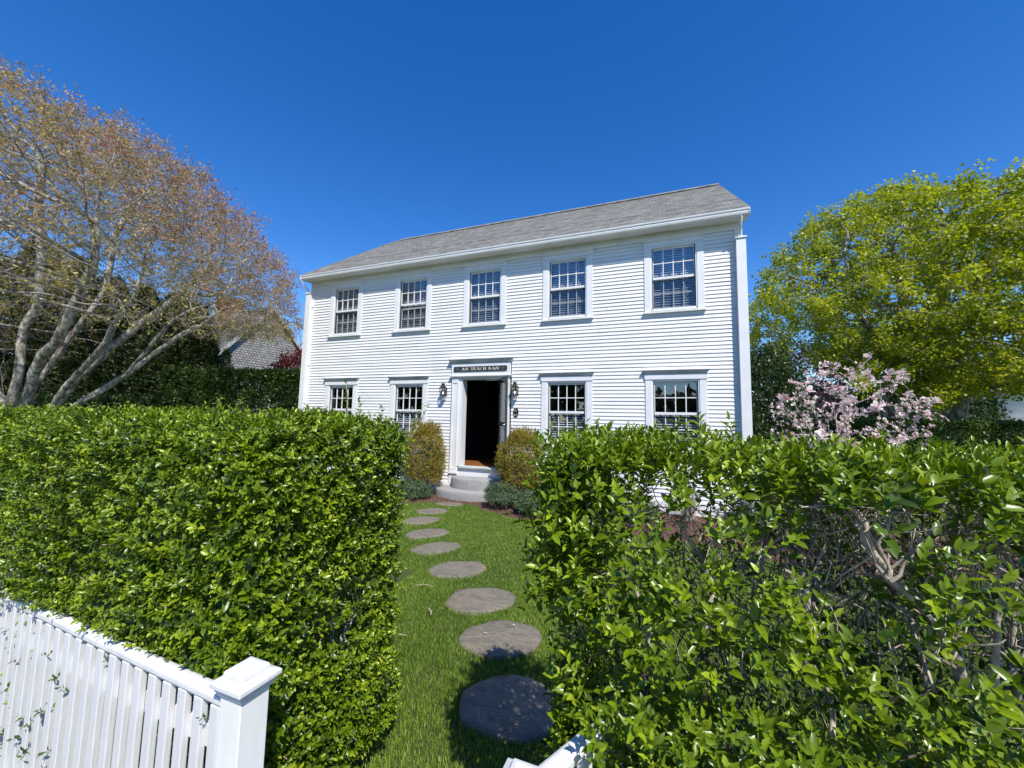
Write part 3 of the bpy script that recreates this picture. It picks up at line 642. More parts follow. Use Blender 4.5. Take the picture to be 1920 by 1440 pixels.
# storm door swung far out on its right hinge
hx, hy = DX1+.005, -.045; dv = np.array([.46, -.70]); dv /= np.linalg.norm(dv); pv = np.array([-dv[1], dv[0]])
def door_part(boxes, name, m, par, **k):   # boxes in door space: (s along door 0..W, t thickness, z)
    g = MB()
    for s0, s1, t0, t1, z0, z1 in boxes:
        c = [(hx+dv[0]*s+pv[0]*t, hy+dv[1]*s+pv[1]*t) for s, t in ((s0, t0), (s1, t0), (s1, t1), (s0, t1))]
        g.hexa([(*q, z0) for q in c], [(*q, z1) for q in c])
    o = g.build(name, m, par, **k); return o
sd = door_part([(0, .09, 0, .032, .66, 2.61), (.78, .86, 0, .032, .66, 2.61), (.09, .78, 0, .032, .66, .98), (.09, .78, 0, .032, 2.5, 2.61), (.09, .78, .004, .028, 1.58, 1.66)], 'storm_door', M['green'], house, bevel=.003)
sd.matrix_parent_inverse = OFF; tag(sd, 'dark green glazed storm door swung open outwards')
door_part([(.05, .80, -.004, -.001, .97, 1.59), (.05, .80, -.004, -.001, 1.65, 2.56)], 'pane', M['glass'], sd)
door_part([(.81, .83, -.04, -.0, 1.5, 1.62), (.74, .83, -.05, -.04, 1.55, 1.57)], 'handle', M['handle'], sd, bevel=.003)
g = MB(); g.tube([(DX1-.02, -.02, 2.6), (DX1-.3, -.03, 2.59)], [.014]*2, 8); g.tube([(DX1-.3, -.03, 2.59), (hx+dv[0]*.3, hy+dv[1]*.3, 2.59)], [.006]*2, 6); g.build('closer', M['handle'], sd, smooth=True)
# inner door folded back into the room
g = MB(); g.hexa([(DX1-.01, .2, .66), (DX1+.03, .2, .66), (DX1+.03, 1.05, .66), (DX1-.01, 1.05, .66)], [(DX1-.01, .2, 2.6), (DX1+.03, .2, 2.6), (DX1+.03, 1.05, 2.6), (DX1-.01, 1.05, 2.6)])
o = hb(g, 'front_door', M['green']); g = MB(); g.tube([(DX1-.015, .97, 1.6), (DX1-.07, .97, 1.6)], [.012, .028], 10); g.build('knob', M['handle'], o, smooth=True)

# name board with carved serif letters
def rrect(x0, x1, z0, z1, r, notch=True):
    p = []
    for cx, cz, a0 in ((x1, z1, 0), (x0, z1, 90), (x0, z0, 180), (x1, z0, 270)):
        sx = -1 if cx == x1 else 1; sz = -1 if cz == z1 else 1
        for k in range(5): a = math.radians(a0+90*k/4); p.append((cx+sx*r+r*math.cos(a), cz+sz*r+r*math.sin(a)))
    return p
nb = tag(MB().prism_y(rrect(-4.592, -3.25, 2.795, 2.915, .03), -.084, -.0665).build('name_board', M['green'], bevel=.004), 'long dark green board with pale letters over the doorway', 'sign')
TK, TN = .019, .0055   # thick and thin strokes
def stroke(mb, a, b, wa, wb=None):
    wb = wa if wb is None else wb; a = np.array(a); b = np.array(b); mb.prism_y([(a[0]-wa/2, a[1]), (a[0]+wa/2, a[1]), (b[0]+wb/2, b[1]), (b[0]-wb/2, b[1])], -.0885, -.0842)
def serif(mb, x, z, w_=.02): mb.prism_y([(x-w_, z-.002), (x+w_, z-.002), (x+w_, z+.003), (x-w_, z+.003)], -.0889, -.0842)
def letters(mb, text, x, zb, h, gap=.022):
    for ch in text:
        if ch == ' ': x += .05; continue
        if ch == 'A':
            stroke(mb, (x+.005, zb), (x+.04, zb+h), TN); stroke(mb, (x+.072, zb), (x+.04, zb+h), TK); mb.box(x+.02, x+.055, -.0882, -.0842, zb+h*.3, zb+h*.3+.005); serif(mb, x+.005, zb, .012); serif(mb, x+.072, zb, .016); w_ = .08
        elif ch == 'N':
            stroke(mb, (x+.01, zb), (x+.01, zb+h), TN); stroke(mb, (x+.068, zb), (x+.014, zb+h), TK); stroke(mb, (x+.074, zb), (x+.074, zb+h), TN); serif(mb, x+.01, zb, .012); serif(mb, x+.074, zb+h, .012); w_ = .084
        elif ch == 'T': stroke(mb, (x+.032, zb), (x+.032, zb+h), TK*.85); serif(mb, x+.032, zb+h-.003, .032); serif(mb, x+.032, zb, .016); w_ = .064
        elif ch == 'E': stroke(mb, (x+.012, zb), (x+.012, zb+h), TK*.85); [mb.box(x+.02, x+.048, -.0882, -.0842, zb+q, zb+q+.005) for q in (0, h/2-.002, h-.005)]; stroke(mb, (x+.048, zb), (x+.048, zb+.014), TN); stroke(mb, (x+.048, zb+h-.014), (x+.048, zb+h), TN); w_ = .054
        elif ch == 'H': stroke(mb, (x+.012, zb), (x+.012, zb+h), TK*.85); stroke(mb, (x+.06, zb), (x+.06, zb+h), TK*.85); mb.box(x+.012, x+.06, -.0882, -.0842, zb+h/2-.003, zb+h/2+.003); [serif(mb, x+q, zb+e, .014) for q in (.012, .06) for e in (0, h-.003)]; w_ = .074
        elif ch in 'CB':
            n = 14; half = [(math.cos(t), math.sin(t)) for t in (np.linspace(.7, 2*math.pi-.7, n) if ch == 'C' else np.linspace(-math.pi/2, math.pi/2, n))]
            def ring(cx, cz, rx, rz):
                for p, q in zip(half[:-1], half[1:]):
                    t0 = 1-.1-.16*abs(p[0]); t1 = 1-.1-.16*abs(q[0]); t0 = 1-(.1+.28*abs(p[0])); t1 = 1-(.1+.28*abs(q[0]))
                    mb.prism_y([(cx+p[0]*rx*t0, cz+p[1]*rz*.92), (cx+p[0]*rx, cz+p[1]*rz), (cx+q[0]*rx, cz+q[1]*rz), (cx+q[0]*rx*t1, cz+q[1]*rz*.92)][::(1 if ch == 'B' else 1)], -.0885, -.0842)
            if ch == 'C': ring(x+.036, zb+h/2, .034, h/2); w_ = .068
            else: stroke(mb, (x+.012, zb), (x+.012, zb+h), TK*.85); ring(x+.02, zb+h*.76, .034, h*.24); ring(x+.02, zb+h*.26, .04, h*.27); w_ = .064
        x += w_+gap*.55
    return x
x_ = -4.385
for ch in 'AN TEACH BAN':
    g = MB(); x_ = letters(g, ch, x_, 2.826, .062, .022)
    if g.v: g.build('letter', M['gilt'], nb)
for cx in (-4.49, -3.35):
    g = MB()
    for k in range(5): a = k*1.2566; g.prism_y([(cx, 2.852), (cx+.028*math.cos(a-.3), 2.852+.02*math.sin(a-.3)), (cx+.036*math.cos(a), 2.852+.026*math.sin(a)), (cx+.028*math.cos(a+.3), 2.852+.02*math.sin(a+.3))], -.088, -.0842)
    g.build('ornament', noisy('ornament_paint', (.12, .15, .15), (.2, .23, .22), 30, .5, 0), nb)
# oval number plaque
ov_ = [(-3.045+.063*math.cos(t), 1.873+.108*math.sin(t)) for t in np.linspace(0, 2*math.pi, 33)[:-1]]
pq = tag(MB().prism_y(ov_, -.03, -.0125).build('house_plaque', M['green'], bevel=.004), 'small dark oval plaque on the clapboards under the right lantern', 'plaque')
g = MB(); g.prism_y([(-3.045+.054*math.cos(t), 1.873+.096*math.sin(t)) for t in np.linspace(0, 2*math.pi, 33)[:-1]], -.033, -.0302); g.build('field', M['black'], pq); g = MB()
for a, b, w_ in [((-3.052, 1.94), (-3.04, 1.925), .012), ((-3.075, 1.918), (-3.065, 1.90), .014), ((-3.03, 1.915), (-3.018, 1.902), .012), ((-3.082, 1.83), (-3.085, 1.80), .01), ((-3.088, 1.803), (-3.068, 1.797), .01), ((-3.063, 1.832), (-3.052, 1.812), .01), ((-3.04, 1.803), (-3.026, 1.803), .008), ((-3.025, 1.83), (-3.01, 1.815), .01)]:
    a = np.array(a); b = np.array(b); d = b-a; d /= np.linalg.norm(d)+1e-9; q = np.array([-d[1], d[0]])*w_/2; g = MB(); g.prism_y([tuple(a-q), tuple(b-q), tuple(b+q), tuple(a+q)][::-1], -.0365, -.0333); g.build('painted_mark', M['gilt'], pq)
# wall lanterns
def lantern(x, label):
    L_ = empty('wall_lantern', (x, -.012, 2.22), label, 'lantern', 'brass lanterns either side of the door')
    def p(mb, name, m, **k): return mb.build(name, m, L_, **k)
    p(MB().box(-.045, .045, -.012, .0, .02, .2), 'backplate', M['copper'])
    g = MB(); g.tube([(0, -.012, .11), (0, -.05, .05), (0, -.11, .0), (0, -.12, .012)], [.007]*4, 8); g.tube([(.05, -.075, .012), (.075, -.075, .02)], [.006, .003], 6); p(g, 'bracket', M['copper'], smooth=True)
    cy = -.115; b0, b1 = .047, .058
    g = MB(); g.box(-.055, .055, cy-.055, cy+.055, .014, .026)
    for sx in (-1, 1):
        for sy in (-1, 1):
            g.hexa([(sx*b0-.005, cy+sy*b0-.005, .0262), (sx*b0+.005, cy+sy*b0-.005, .0262), (sx*b0+.005, cy+sy*b0+.005, .0262), (sx*b0-.005, cy+sy*b0+.005, .0262)],
                   [(sx*b1-.005, cy+sy*b1-.005, .2), (sx*b1+.005, cy+sy*b1-.005, .2), (sx*b1+.005, cy+sy*b1+.005, .2), (sx*b1-.005, cy+sy*b1+.005, .2)])
    g.box(-.066, .066, cy-.066, cy+.066, .2005, .21); p(g, 'cage', M['copper'])
    g = MB(); q = lambda r, z: [(-r, cy-r, z), (r, cy-r, z), (r, cy+r, z), (-r, cy+r, z)]
    g.hexa(q(.06, .2105), q(.028, .268)); g.hexa(q(.03, .2685), q(.03, .3)); g.hexa(q(.04, .3005), q(.034, .308)); p(g, 'roof', M['copper'])
    g = MB(); g.tube([(.018*math.cos(a), cy, .327+.018*math.sin(a)) for a in np.linspace(0, 6.28, 13)], [.003]*13, 6); p(g, 'ring', M['copper'], smooth=True)
    g = MB()
    g.add([(-b0, cy-b0, .027), (b0, cy-b0, .027), (b1, cy-b1, .199), (-b1, cy-b1, .199)], [(0, 1, 2, 3)]); g.add([(-b0, cy-b0, .027), (-b0, cy+b0, .027), (-b1, cy+b1, .199), (-b1, cy-b1, .199)], [(0, 1, 2, 3)]); g.add([(b0, cy-b0, .027), (b0, cy+b0, .027), (b1, cy+b1, .199), (b1, cy-b1, .199)], [(0, 1, 2, 3)]); p(g, 'pane', M['lglass'])
    g = MB(); g.tube([(0, cy, .0265), (0, cy, .065)], [.011, .009], 10); p(g, 'candle', M['trim'], smooth=True)
    g = MB(); g.tube([(0, cy, .066), (0, cy, .08), (0, cy, .096), (0, cy, .112)], [.006, .0125, .01, .002], 10); p(g, 'bulb', M['flame'], smooth=True)
lantern(-4.83, 'dark copper carriage lantern on the wall left of the front door')
lantern(-3.04, 'lit copper carriage lantern on the wall right of the front door')

# granite half-round steps
def half_step(cx, a, b, z0, z1, seed, label):
    rg = np.random.default_rng(seed); n = 40; P = [(cx-a, -.035)]
    for k in range(n+1):
        t = math.pi*k/n; P.append((cx-a*abs(math.cos(t))**.9*(1 if t < math.pi/2 else -1)*(1+rg.normal(0, .004)), -.035-b*(math.sin(t)**.85)*(1+rg.normal(0, .006))))
    P.append((cx+a, -.035)); P = np.array(P); c = np.array([cx, -.035-b*.35]); V = []; zz = [(1.0, z0), (1.012, z0+(z1-z0)*.3), (1.005, z0+(z1-z0)*.7), (.99, z1-.012), (.97, z1), (.6, z1+.003)]; m_ = len(P)
    for s_, z_ in zz:
        for q in P: V.append((*(c+(q-c)*s_+rg.normal(0, .003, 2)), z_+rg.normal(0, .0015)))
    V.append((*c, z1+.002)); Fc = [(r*m_+k, r*m_+(k+1) % m_, (r+1)*m_+(k+1) % m_, (r+1)*m_+k) for r in range(len(zz)-1) for k in range(m_)]; L_ = (len(zz)-1)*m_
    Fc += [(L_+k, L_+(k+1) % m_, len(V)-1) for k in range(m_)]; g = MB(); g.add(V, Fc); tag(g.build('granite_step', M['granite'], smooth=True), label, 'step', 'granite doorsteps')
half_step(-3.93, .98, .66, -.03, .2, 5, 'wide lower half-round granite step resting on the ground')
half_step(-3.9, .62, .42, .2045, .43, 6, 'smaller upper half-round granite step under the threshold')
# lamp on a table just inside the doorway
tb = empty('side_table', (-4.0, 3.9, .645), 'small dark table deep inside the doorway', 'table')
MB().box(-.4, .4, -.22, .22, .68, .71).build('table_top', M['floor'], tb)
for sx in (-.36, .36):
    for sy in (-.18, .18): MB().box(sx-.02, sx+.02, sy-.02, sy+.02, .0, .679).build('leg', M['floor'], tb)
lm = empty('table_lamp', (-4.0, 3.9, 1.356), 'lamp with white shade on the table inside the doorway', 'lamp')
g = MB(); g.tube([(0, 0, 0), (0, 0, .05), (0, 0, .15), (0, 0, .3)], [.07, .08, .05, .012], 14); g.build('lamp_base', M['copper'], lm, smooth=True)
g = MB(); g.tube([(0, 0, .28), (0, 0, .52)], [.19, .13], 20); g.build('lamp_shade', M['blind'], lm, smooth=True)

# ================================================================== FENCE AND GATE
def post(loc, label, grp='square white fence posts'):
    P_ = empty('fence_post', loc, label, 'post', grp)
    MB().box(-.045, .045, -.045, .045, -.06, .868).build('shaft', M['postpaint'], P_, bevel=.003)
    g = MB(); q = lambda r, z: [(-r, -r, z), (r, -r, z), (r, r, z), (-r, r, z)]
    g.hexa(q(.053, .8685), q(.053, .879)); g.hexa(q(.058, .8795), q(.058, .892)); g.hexa(q(.0675, .8925), q(.0675, .907)); g.hexa(q(.0675, .9072), q(.045, .918)); g.hexa(q(.045, .9182), q(.042, .932)); g.hexa(q(.042, .9322), q(.03, .936))
    g.build('cap', M['fence'], P_, bevel=.0025); return P_
post((-1.205, -7.195, 0), 'white boxed fence post with stepped cap at the end of the picket fence')
post((-2.965, -7.13, 0), 'white fence post half hidden by the dense hedge, left of the picket panel')
post((-.292, -7.228, 0), 'white capped gate post at the foot of the thin hedge', 'square white fence posts')
def panel(p0, p1, label, name='picket_fence', cat='fence', n=None, grp=None, z0=.0):
    p0 = np.array(p0); p1 = np.array(p1); L = np.linalg.norm(p1-p0); a = math.atan2(p1[1]-p0[1], p1[0]-p0[0])
    F_ = empty(name, (*p0, z0), label, cat, grp, a)
    g = MB(); prof = [(.024*math.cos(t)-.008, .832+.016*math.sin(t)) for t in np.linspace(0, math.pi, 9)]+[(-.032, .82), (-.028, .812), (.012, .812), (.016, .82)]
    g.extr_x(prof, .0, L); g.build('top_rail', M['fence'], F_, smooth=False)
    for zz in (.66, .14): MB().box(.0, L, -.008, .03, zz, zz+.07).build('back_rail', M['fence'], F_, bevel=.003)
    n = n or int(L/.086); st = L/n; rg = random.Random(n)
    me = MB().box(-.0215, .0215, -.03, -.0085, .05, .811).build('picket', M['fence'], F_, bevel=.0025); me.location = (st/2, 0, 0)
    for i in range(1, n):
        c = me.copy(); COL.objects.link(c); c.parent = F_; c.location = (st*(i+.5), rg.uniform(-.001, .001), rg.uniform(-.003, 0))
    return F_
panel((-2.895, -7.133), (-1.255, -7.193), 'white picket fence panel with rounded rail in front of the dense hedge')
panel((-4.6, -7.07), (-3.035, -7.128), 'white picket fence panel left of the half hidden post')
gd = np.array([.447, .894]); g0 = np.array([-.335, -7.155])
panel(g0, g0+gd*.46, 'white picket gate standing open against the thin hedge', 'picket_gate', 'gate')

# ================================================================== HEDGES
def box_surface(n, x0, x1, y0, y1, z0, z1, faces, rng, depth=.05, rnd=.12):
    """points on a lumpy clipped hedge with outward normals; faces: weights for -y,+y,-x,+x,top"""
    ar = np.array([(x1-x0)*(z1-z0), (x1-x0)*(z1-z0), (y1-y0)*(z1-z0), (y1-y0)*(z1-z0), (x1-x0)*(y1-y0)])*np.array(faces)
    f = rng.choice(5, n, p=ar/ar.sum()); u = rng.random((n, 3)); P = np.array([x0, y0, z0])+u*np.array([x1-x0, y1-y0, z1-z0]); Nn = np.zeros((n, 3))
    for k, (ax, v, s_) in enumerate([(1, y0, -1), (1, y1, 1), (0, x0, -1), (0, x1, 1), (2, z1, 1)]):
        m_ = f == k; P[m_, ax] = v; Nn[m_, ax] = s_
    c = np.array([(x0+x1)/2, (y0+y1)/2, (z0+z1)/2]); h = np.array([x1-x0, y1-y0, z1-z0])/2
    q = P-c; e = np.maximum(np.abs(q)-(h-rnd), 0); inner = np.sign(q)*np.minimum(np.abs(q), h-rnd); e2 = nrm(e)*np.sign(q)
    P = c+inner+e2*rnd; P[:, 2] = np.where(P[:, 2] < z0+rnd, z0+u[:, 2]*0+np.maximum(P[:, 2], z0), P[:, 2]); Nn = nrm(e2*.8+Nn*.4)
    bul = (vnoise(P, 2.6)-.5)*.11+(vnoise(P+9, 8)-.5)*.06
    P = P+Nn*(bul-rng.exponential(depth, n))[:, None]
    return P, Nn
def stems_hedge(xs, y, ztop, rng, TB, r0=.018, fork=3, spread=.22, yspread=.25, mid=.45, depth=3, xlim=(-99, 99)):
    def grow(p, d, L, r, lv):
        k = 4; pts = [p]
        for i in range(k):
            d = nrm(d+rng.normal(0, .13, 3)+[0, 0, .05]); q = pts[-1]+d*L/k
            q[2] = min(q[2], ztop+rng.uniform(-.08, .03)); q[1] = np.clip(q[1], y-.34, y+.32); q[0] = np.clip(q[0], xlim[0], xlim[1]); pts.append(q)
        pts = np.array(pts); TB.add(pts, np.linspace(r, r*.68, k+1), 7 if r > .01 else 5 if r > .004 else 3)
        if lv == 0: return
        for _ in range(rng.integers(2, fork+1)):
            j = rng.integers(2, k+1); nd = nrm(d+rng.normal(0, .55, 3)*[spread*4, yspread*3, .35]+[0, 0, .25])
            if pts[j][2] < ztop-.12 and abs(pts[j][1]-y) < .3 and pts[j][0] > -8: grow(pts[j], nd, L*rng.uniform(.55, .85), r*rng.uniform(.45, .65), lv-1)
    for x in xs:
        p = np.array([x+rng.normal(0, .03), y+rng.normal(0, .08), -.03]); grow(p, nrm(np.array([rng.normal(0, .18), rng.normal(0, .12), 1])), ztop*mid*rng.uniform(.8, 1.1), r0*rng.uniform(.7, 1.2), depth)

# --- the dense hedge left of the opening
rg = np.random.default_rng(11)
hl = empty('privet_hedge', (-3.9, -6.68, 0), 'dense bright green clipped hedge behind the picket fence', 'hedge')
hl_inv = Matrix.Translation((3.9, 6.68, 0))
LV = Leaves()
def hl_keep(P):
    m_ = (P[:, 1] > -7.15) | (P[:, 2] > .853)
    return m_ & (P[:, 2] > .03)
P, Nn = box_surface(22000, -3.9, -1.33, -7.17, -6.24, .06, 1.64, (1.0, .5, 0, 1.3, 1.2), rg, .048)
gap = (vnoise(P+3, 4.2) < .34) & (rg.random(len(P)) < np.where((P[:, 0] > -2.3) & (P[:, 2] > 1.15), .3, .75)) & (Nn[:, 2] < .7); P, Nn = P[~gap], Nn[~gap]
ax = Nn*.75+np.array([0, 0, .75])+rg.normal(0, .35, P.shape)
shoots(LV, P, ax, rg.uniform(.04, .085, len(P)), 5, rg.uniform(.028, .038, len(P))*np.where(P[:, 0] > -2.2, 1.0, .82), rg, 78, 24, .56, .47, .26)
P = np.stack([rg.uniform(-3.9, -1.38, 5200), rg.uniform(-7.0, -6.3, 5200), rg.uniform(.1, 1.6, 5200)], 1)
shoots(LV, P, rg.normal(0, 1, P.shape)+[0, 0, .8], .06, 4, .03, rg, 80, 30, .46, .35, .18)  # inner leaves coloured darker, shade inside the hedge put into their tone
P, Nn = box_surface(3200, -6.8, -3.9, -7.1, -6.24, .06, 1.64, (1.0, .25, 0, 0, 1.0), rg, .04)
shoots(LV, P, Nn*.75+np.array([0, 0, .75])+rg.normal(0, .35, P.shape), .07, 4, .04, rg, 80, 26, .5, .47, .2)
# shoots growing above the clipped top
P = np.stack([rg.uniform(-4.5, -1.36, 420), rg.uniform(-7.05, -6.28, 420), rg.uniform(1.60, 1.66, 420)], 1)
shoots(LV, P, rg.normal(0, .25, P.shape)+[0, 0, 1], rg.uniform(.05, .1, 420), 5, .04, rg, 60, 16, .36, .62, .12)
ST = Tubes()
def tall(p, top, m, L):
    ST.add([p, (np.array(p)+top)/2+[.01, 0, 0], top], [.004, .0035, .0015], 5)
    p = np.array(p, float); top = np.array(top, float)
    for k in range(m):
        q = p+(top-p)*((k+1)/m); shoots(LV, q[None], (top-p)[None]+rg.normal(0, .02, (1, 3)), .03, 2, np.array([L]), rg, 65, 35, .36, .6, .1, 0)
def onYZ(px, py, y): d = at(px, py, 1)-CAM; return CAM+d*((y-CAM[1])/d[1])
for a, b, y, m_, L in [((650, 780), (649, 722), -6.35, 7, .036), ((672, 785), (674, 757), -6.35, 4, .034), ((400, 775), (412, 748), -6.5, 5, .03), ((805, 860), (790, 772), -6.3, 0, .04), ((714, 785), (713, 768), -6.35, 3, .03), ((574, 780), (575, 766), -6.4, 3, .03),
                       ((430, 778), (452, 752), -6.5, 4, .028), ((748, 840), (789, 768), -6.27, 6, .03), ((765, 830), (800, 765), -6.27, 5, .028)]:
    if m_: tall(onYZ(*a, y), onYZ(*b, y), m_, L)
o = LV.build('foliage', M['privet'], hl, LEAF8, True, hl_keep); o.matrix_parent_inverse = hl_inv
stems_hedge(np.arange(-6.6, -1.3, .2), -6.68, 1.45, rg, ST, .014, 3, .18, .2, .4, 3, (-8, -1.44))
P, Nn = box_surface(420, -3.6, -1.38, -7.12, -6.24, .1, 1.5, (1, .2, 0, 1.6, .3), rg, .02)
for p, d in zip(P, nrm(rg.normal(0, 1, P.shape)+Nn*.6+[0, 0, .4])): ST.add([p-d*.07, p-d*.02+rg.normal(0, .006, 3), p+d*.03], [.0025, .002, .0012], 3)
o = ST.build('stems', M['hstem'], hl); o.matrix_parent_inverse = hl_inv

# --- the thin hedge right of the opening, bare and open in the middle
rg = np.random.default_rng(23)
hr = empty('privet_hedge', (1.9, -6.55, 0), 'thin hedge with bare grey stems and gaps, right of the path', 'hedge')
hr_inv = Matrix.Translation((-1.9, 6.55, 0)); LV = Leaves()
def dens(P):
    """how leafy the hedge is at a place (0..1), read off along its length and height"""
    x, y, z = P[:, 0], P[:, 1], P[:, 2]
    gx = [-.6, -.36, -.2, 0, .2, .4, .6, .9, 1.4, 3, 6]
    top = np.interp(x, gx, [1.62]*11)
    hole_hi = np.interp(x, gx, [1.1, 1.3, 1.45, 1.52, 1.52, 1.5, 1.5, 1.50, 1.51, 1.51, 1.5])
    hole_lo = np.interp(x, gx, [1.1, 1.3, 1.38, 1.34, 1.25, 1.15, 1.06, 1.03, 1.03, 1.0, 1.0])
    inside = 1/(1+np.exp(-(z-hole_lo)/.035))*1/(1+np.exp((z-hole_hi)/.025))
    clump = vnoise(P+5, 5.0); d = 1-inside*np.interp(x, gx, [.0, .3, .88, .93, .88, .9, .97, .985, .98, .95, .92])*np.where(clump > .6, .55, 1)
    low = np.where(z < 1.1, np.where(vnoise(P+1, 3.6) < .42, .3, 1.0), 1.0)
    return d*low
P, Nn = box_surface(10500, -.335, 2.6, -6.93, -6.2, .03, 1.575, (1.0, .3, 1.0, 0, 1.15), rg, .055, .1)
k = rg.random(len(P)) < dens(P); P, Nn = P[k], Nn[k]; P[:, 0] -= np.where(P[:, 0] < .1, .06*(P[:, 2]-.75), 0)
ax = Nn*.6+np.array([0, 0, .95])+rg.normal(0, .3, P.shape)
shoots(LV, P, ax, rg.uniform(.05, .1, len(P)), 4, rg.uniform(.033, .049, len(P)), rg, 72, 22, .48, .5, .19)
P = np.stack([rg.uniform(-.33, 2.6, 900), rg.uniform(-6.85, -6.25, 900), rg.uniform(.1, 1.55, 900)], 1); k = rg.random(len(P)) < dens(P)**1.5*.8; P = P[k]
shoots(LV, P, rg.normal(0, .8, P.shape)+[0, 0, 1], .08, 3, .042, rg, 75, 25, .46, .4, .18)
P, Nn = box_surface(4800, 2.6, 6.5, -6.92, -6.2, .03, 1.6, (1.0, .2, 0, 0, 1.1), rg, .05, .1); k = rg.random(len(P)) < dens(P)
shoots(LV, P[k], (Nn*.6+np.array([0, 0, .95])+rg.normal(0, .3, P.shape))[k], .08, 4, .046, rg, 72, 22, .42, .5, .17)
n = 260; P = np.stack([rg.uniform(-.41, -.2, n), rg.uniform(-6.95, -6.25, n), rg.uniform(1.1, 1.6, n)], 1)
shoots(LV, P, rg.normal(0, .4, P.shape)+[-.3, 0, 1], .08, 4, .044, rg, 72, 22, .46, .5, .17)
P = np.stack([rg.uniform(.2, 3, 1500), rg.uniform(-6.45, -6.12, 1500), rg.uniform(.02, .98, 1500)], 1)
shoots(LV, P, rg.normal(0, .8, P.shape)+[0, 0, 1], .08, 3, .045, rg, 75, 25, .5, .3, .15)  # low back leaves toned dark to stand in for the hedge's inner shade
P = np.stack([rg.uniform(-.33, 2.8, 1500), rg.uniform(-6.95, -6.6, 1500), rg.uniform(.02, .9, 1500)], 1); k = vnoise(P+7, 3.8) > .42; P = P[k]
shoots(LV, P, rg.normal(0, .5, P.shape)+[0, -.4, 1], .08, 4, rg.uniform(.034, .052, len(P)), rg, 72, 22, .48, .52, .18)
n = 2600; P = np.stack([rg.uniform(.3, 3.5, n), rg.uniform(-6.5, -6.1, n), rg.uniform(.9, 1.56, n)], 1); k = (vnoise(P+2, 4.5) > .42) & (rg.random(n) < np.interp(P[:, 0], [.3, .5], [.2, 1])); P = P[k]
shoots(LV, P, rg.normal(0, .8, P.shape)+[0, 0, 1], .08, 3, .042, rg, 75, 25, .5, .22, .14)  # back layer given the darkest leaf colour, as shade behind the gaps
# upright new growth on the top
n = 950; P = np.stack([rg.uniform(-.34, 3.2, n), rg.uniform(-6.9, -6.22, n), rg.uniform(1.49, 1.58, n)], 1)
shoots(LV, P, rg.normal(0, .2, P.shape)+[0, 0, 1], rg.uniform(.06, .11, n), 5, rg.uniform(.042, .056, n), rg, 55, 14, .32, .6, .12)
ST = Tubes()
for a, b, y, m_, L in [((1030, 850), (1032, 803), -6.6, 5, .04), ((1115, 840), (1118, 815), -6.6, 3, .04), ((1312, 840), (1313, 795), -6.7, 5, .04), ((1370, 840), (1369, 800), -6.7, 5, .038), ((1262, 850), (1270, 800), -6.65, 4, .036), ((1284, 850), (1285, 800), -6.65, 4, .036)]:
    tall(onYZ(*a, y), onYZ(*b, y), m_, L)
n = 420; P = np.stack([rg.uniform(-.19, .35, n), rg.uniform(-7.04, -6.85, n), rg.uniform(.3, .98, n)], 1)
shoots(LV, P, rg.normal(0, .4, P.shape)+[0, -.6, .9], .08, 4, rg.uniform(.034, .048, n), rg, 72, 22, .46, .5, .17)
o = LV.build('foliage', M['privet'], hr, LEAF8, True, lambda P: (P[:, 2] > .02) & (np.linalg.norm(P-CAM, axis=1) > .66)); o.matrix_parent_inverse = hr_inv
print('hedge leaves', LV.count())
stems_hedge(np.arange(-.3, 6.4, .15), -6.5, 1.46, rg, ST, .014, 3, .25, .2, .42, 4, (-.36, 9))
o = ST.build('stems', M['dstem'], hr); o.matrix_parent_inverse = hr_inv
# pale lichen-covered trunks seen through the gaps
ST = Tubes()
def limb(pxs, y0, y1, r0, r1, n=9, twigs=0):
    ys = np.linspace(y0, y1, len(pxs)); pts = np.array([onYZ(a, b, y) for (a, b), y in zip(pxs, ys)])
    den = []
    for a, b in zip(pts[:-1], pts[1:]): den += [a, a*.5+b*.5+rg.normal(0, .005, 3)]
    den.append(pts[-1]); den = np.array(den); den[:, 2] = np.minimum(den[:, 2], 1.5); r = np.linspace(r0, r1, len(den))*(1+rg.normal(0, .13, len(den)))*.6; ST.add(den, r, n)
    for _ in range(twigs):
        j = rg.integers(1, len(den)); p = den[j]; d = nrm(den[j]-den[j-1]+rg.normal(0, .012, 3)+[0, 0, .01]); d = nrm(d+rg.normal(0, .55, 3)); L = rg.uniform(.05, .18)
        e_ = p+d*L+[0, 0, .02]; e_[2] = min(e_[2], 1.5); ST.add([p, p*.5+e_*.5+rg.normal(0, .006, 3), e_], [r[j]*.45, r[j]*.3, .0015], 5)
YF, YB = -6.86, -6.74
limb([(1808, 1290), (1790, 1210), (1740, 1160), (1700, 1110), (1665, 1085), (1640, 1040), (1620, 980), (1588, 940), (1545, 900), (1520, 880)], -6.70, YF, .024, .006, 9, 16)
limb([(1665, 1085), (1625, 1030), (1595, 970), (1560, 930), (1530, 895)], YF, -6.72, .011, .004, 8, 12)
limb([(1665, 1085), (1650, 1030), (1645, 1018), (1665, 985), (1680, 955), (1700, 935)], YF, YF, .009, .004, 7, 6)
limb([(1670, 1090), (1695, 1055), (1715, 1030)], YF, YF, .008, .004, 7, 2)
limb([(1800, 1215), (1799, 1120), (1798, 1060), (1800, 1010), (1803, 960), (1805, 935), (1822, 925)], -6.72, -6.72, .012, .006, 8, 10)
limb([(1799, 1055), (1770, 1045), (1735, 1020), (1700, 990), (1660, 955), (1640, 930)], -6.72, YF, .008, .004, 7, 10)
limb([(1800, 1010), (1825, 998), (1840, 990)], -6.72, -6.72, .006, .003, 6, 2)
limb([(1515, 1250), (1518, 1180), (1512, 1110), (1505, 1070)], YB, YB, .019, .015, 10, 3)
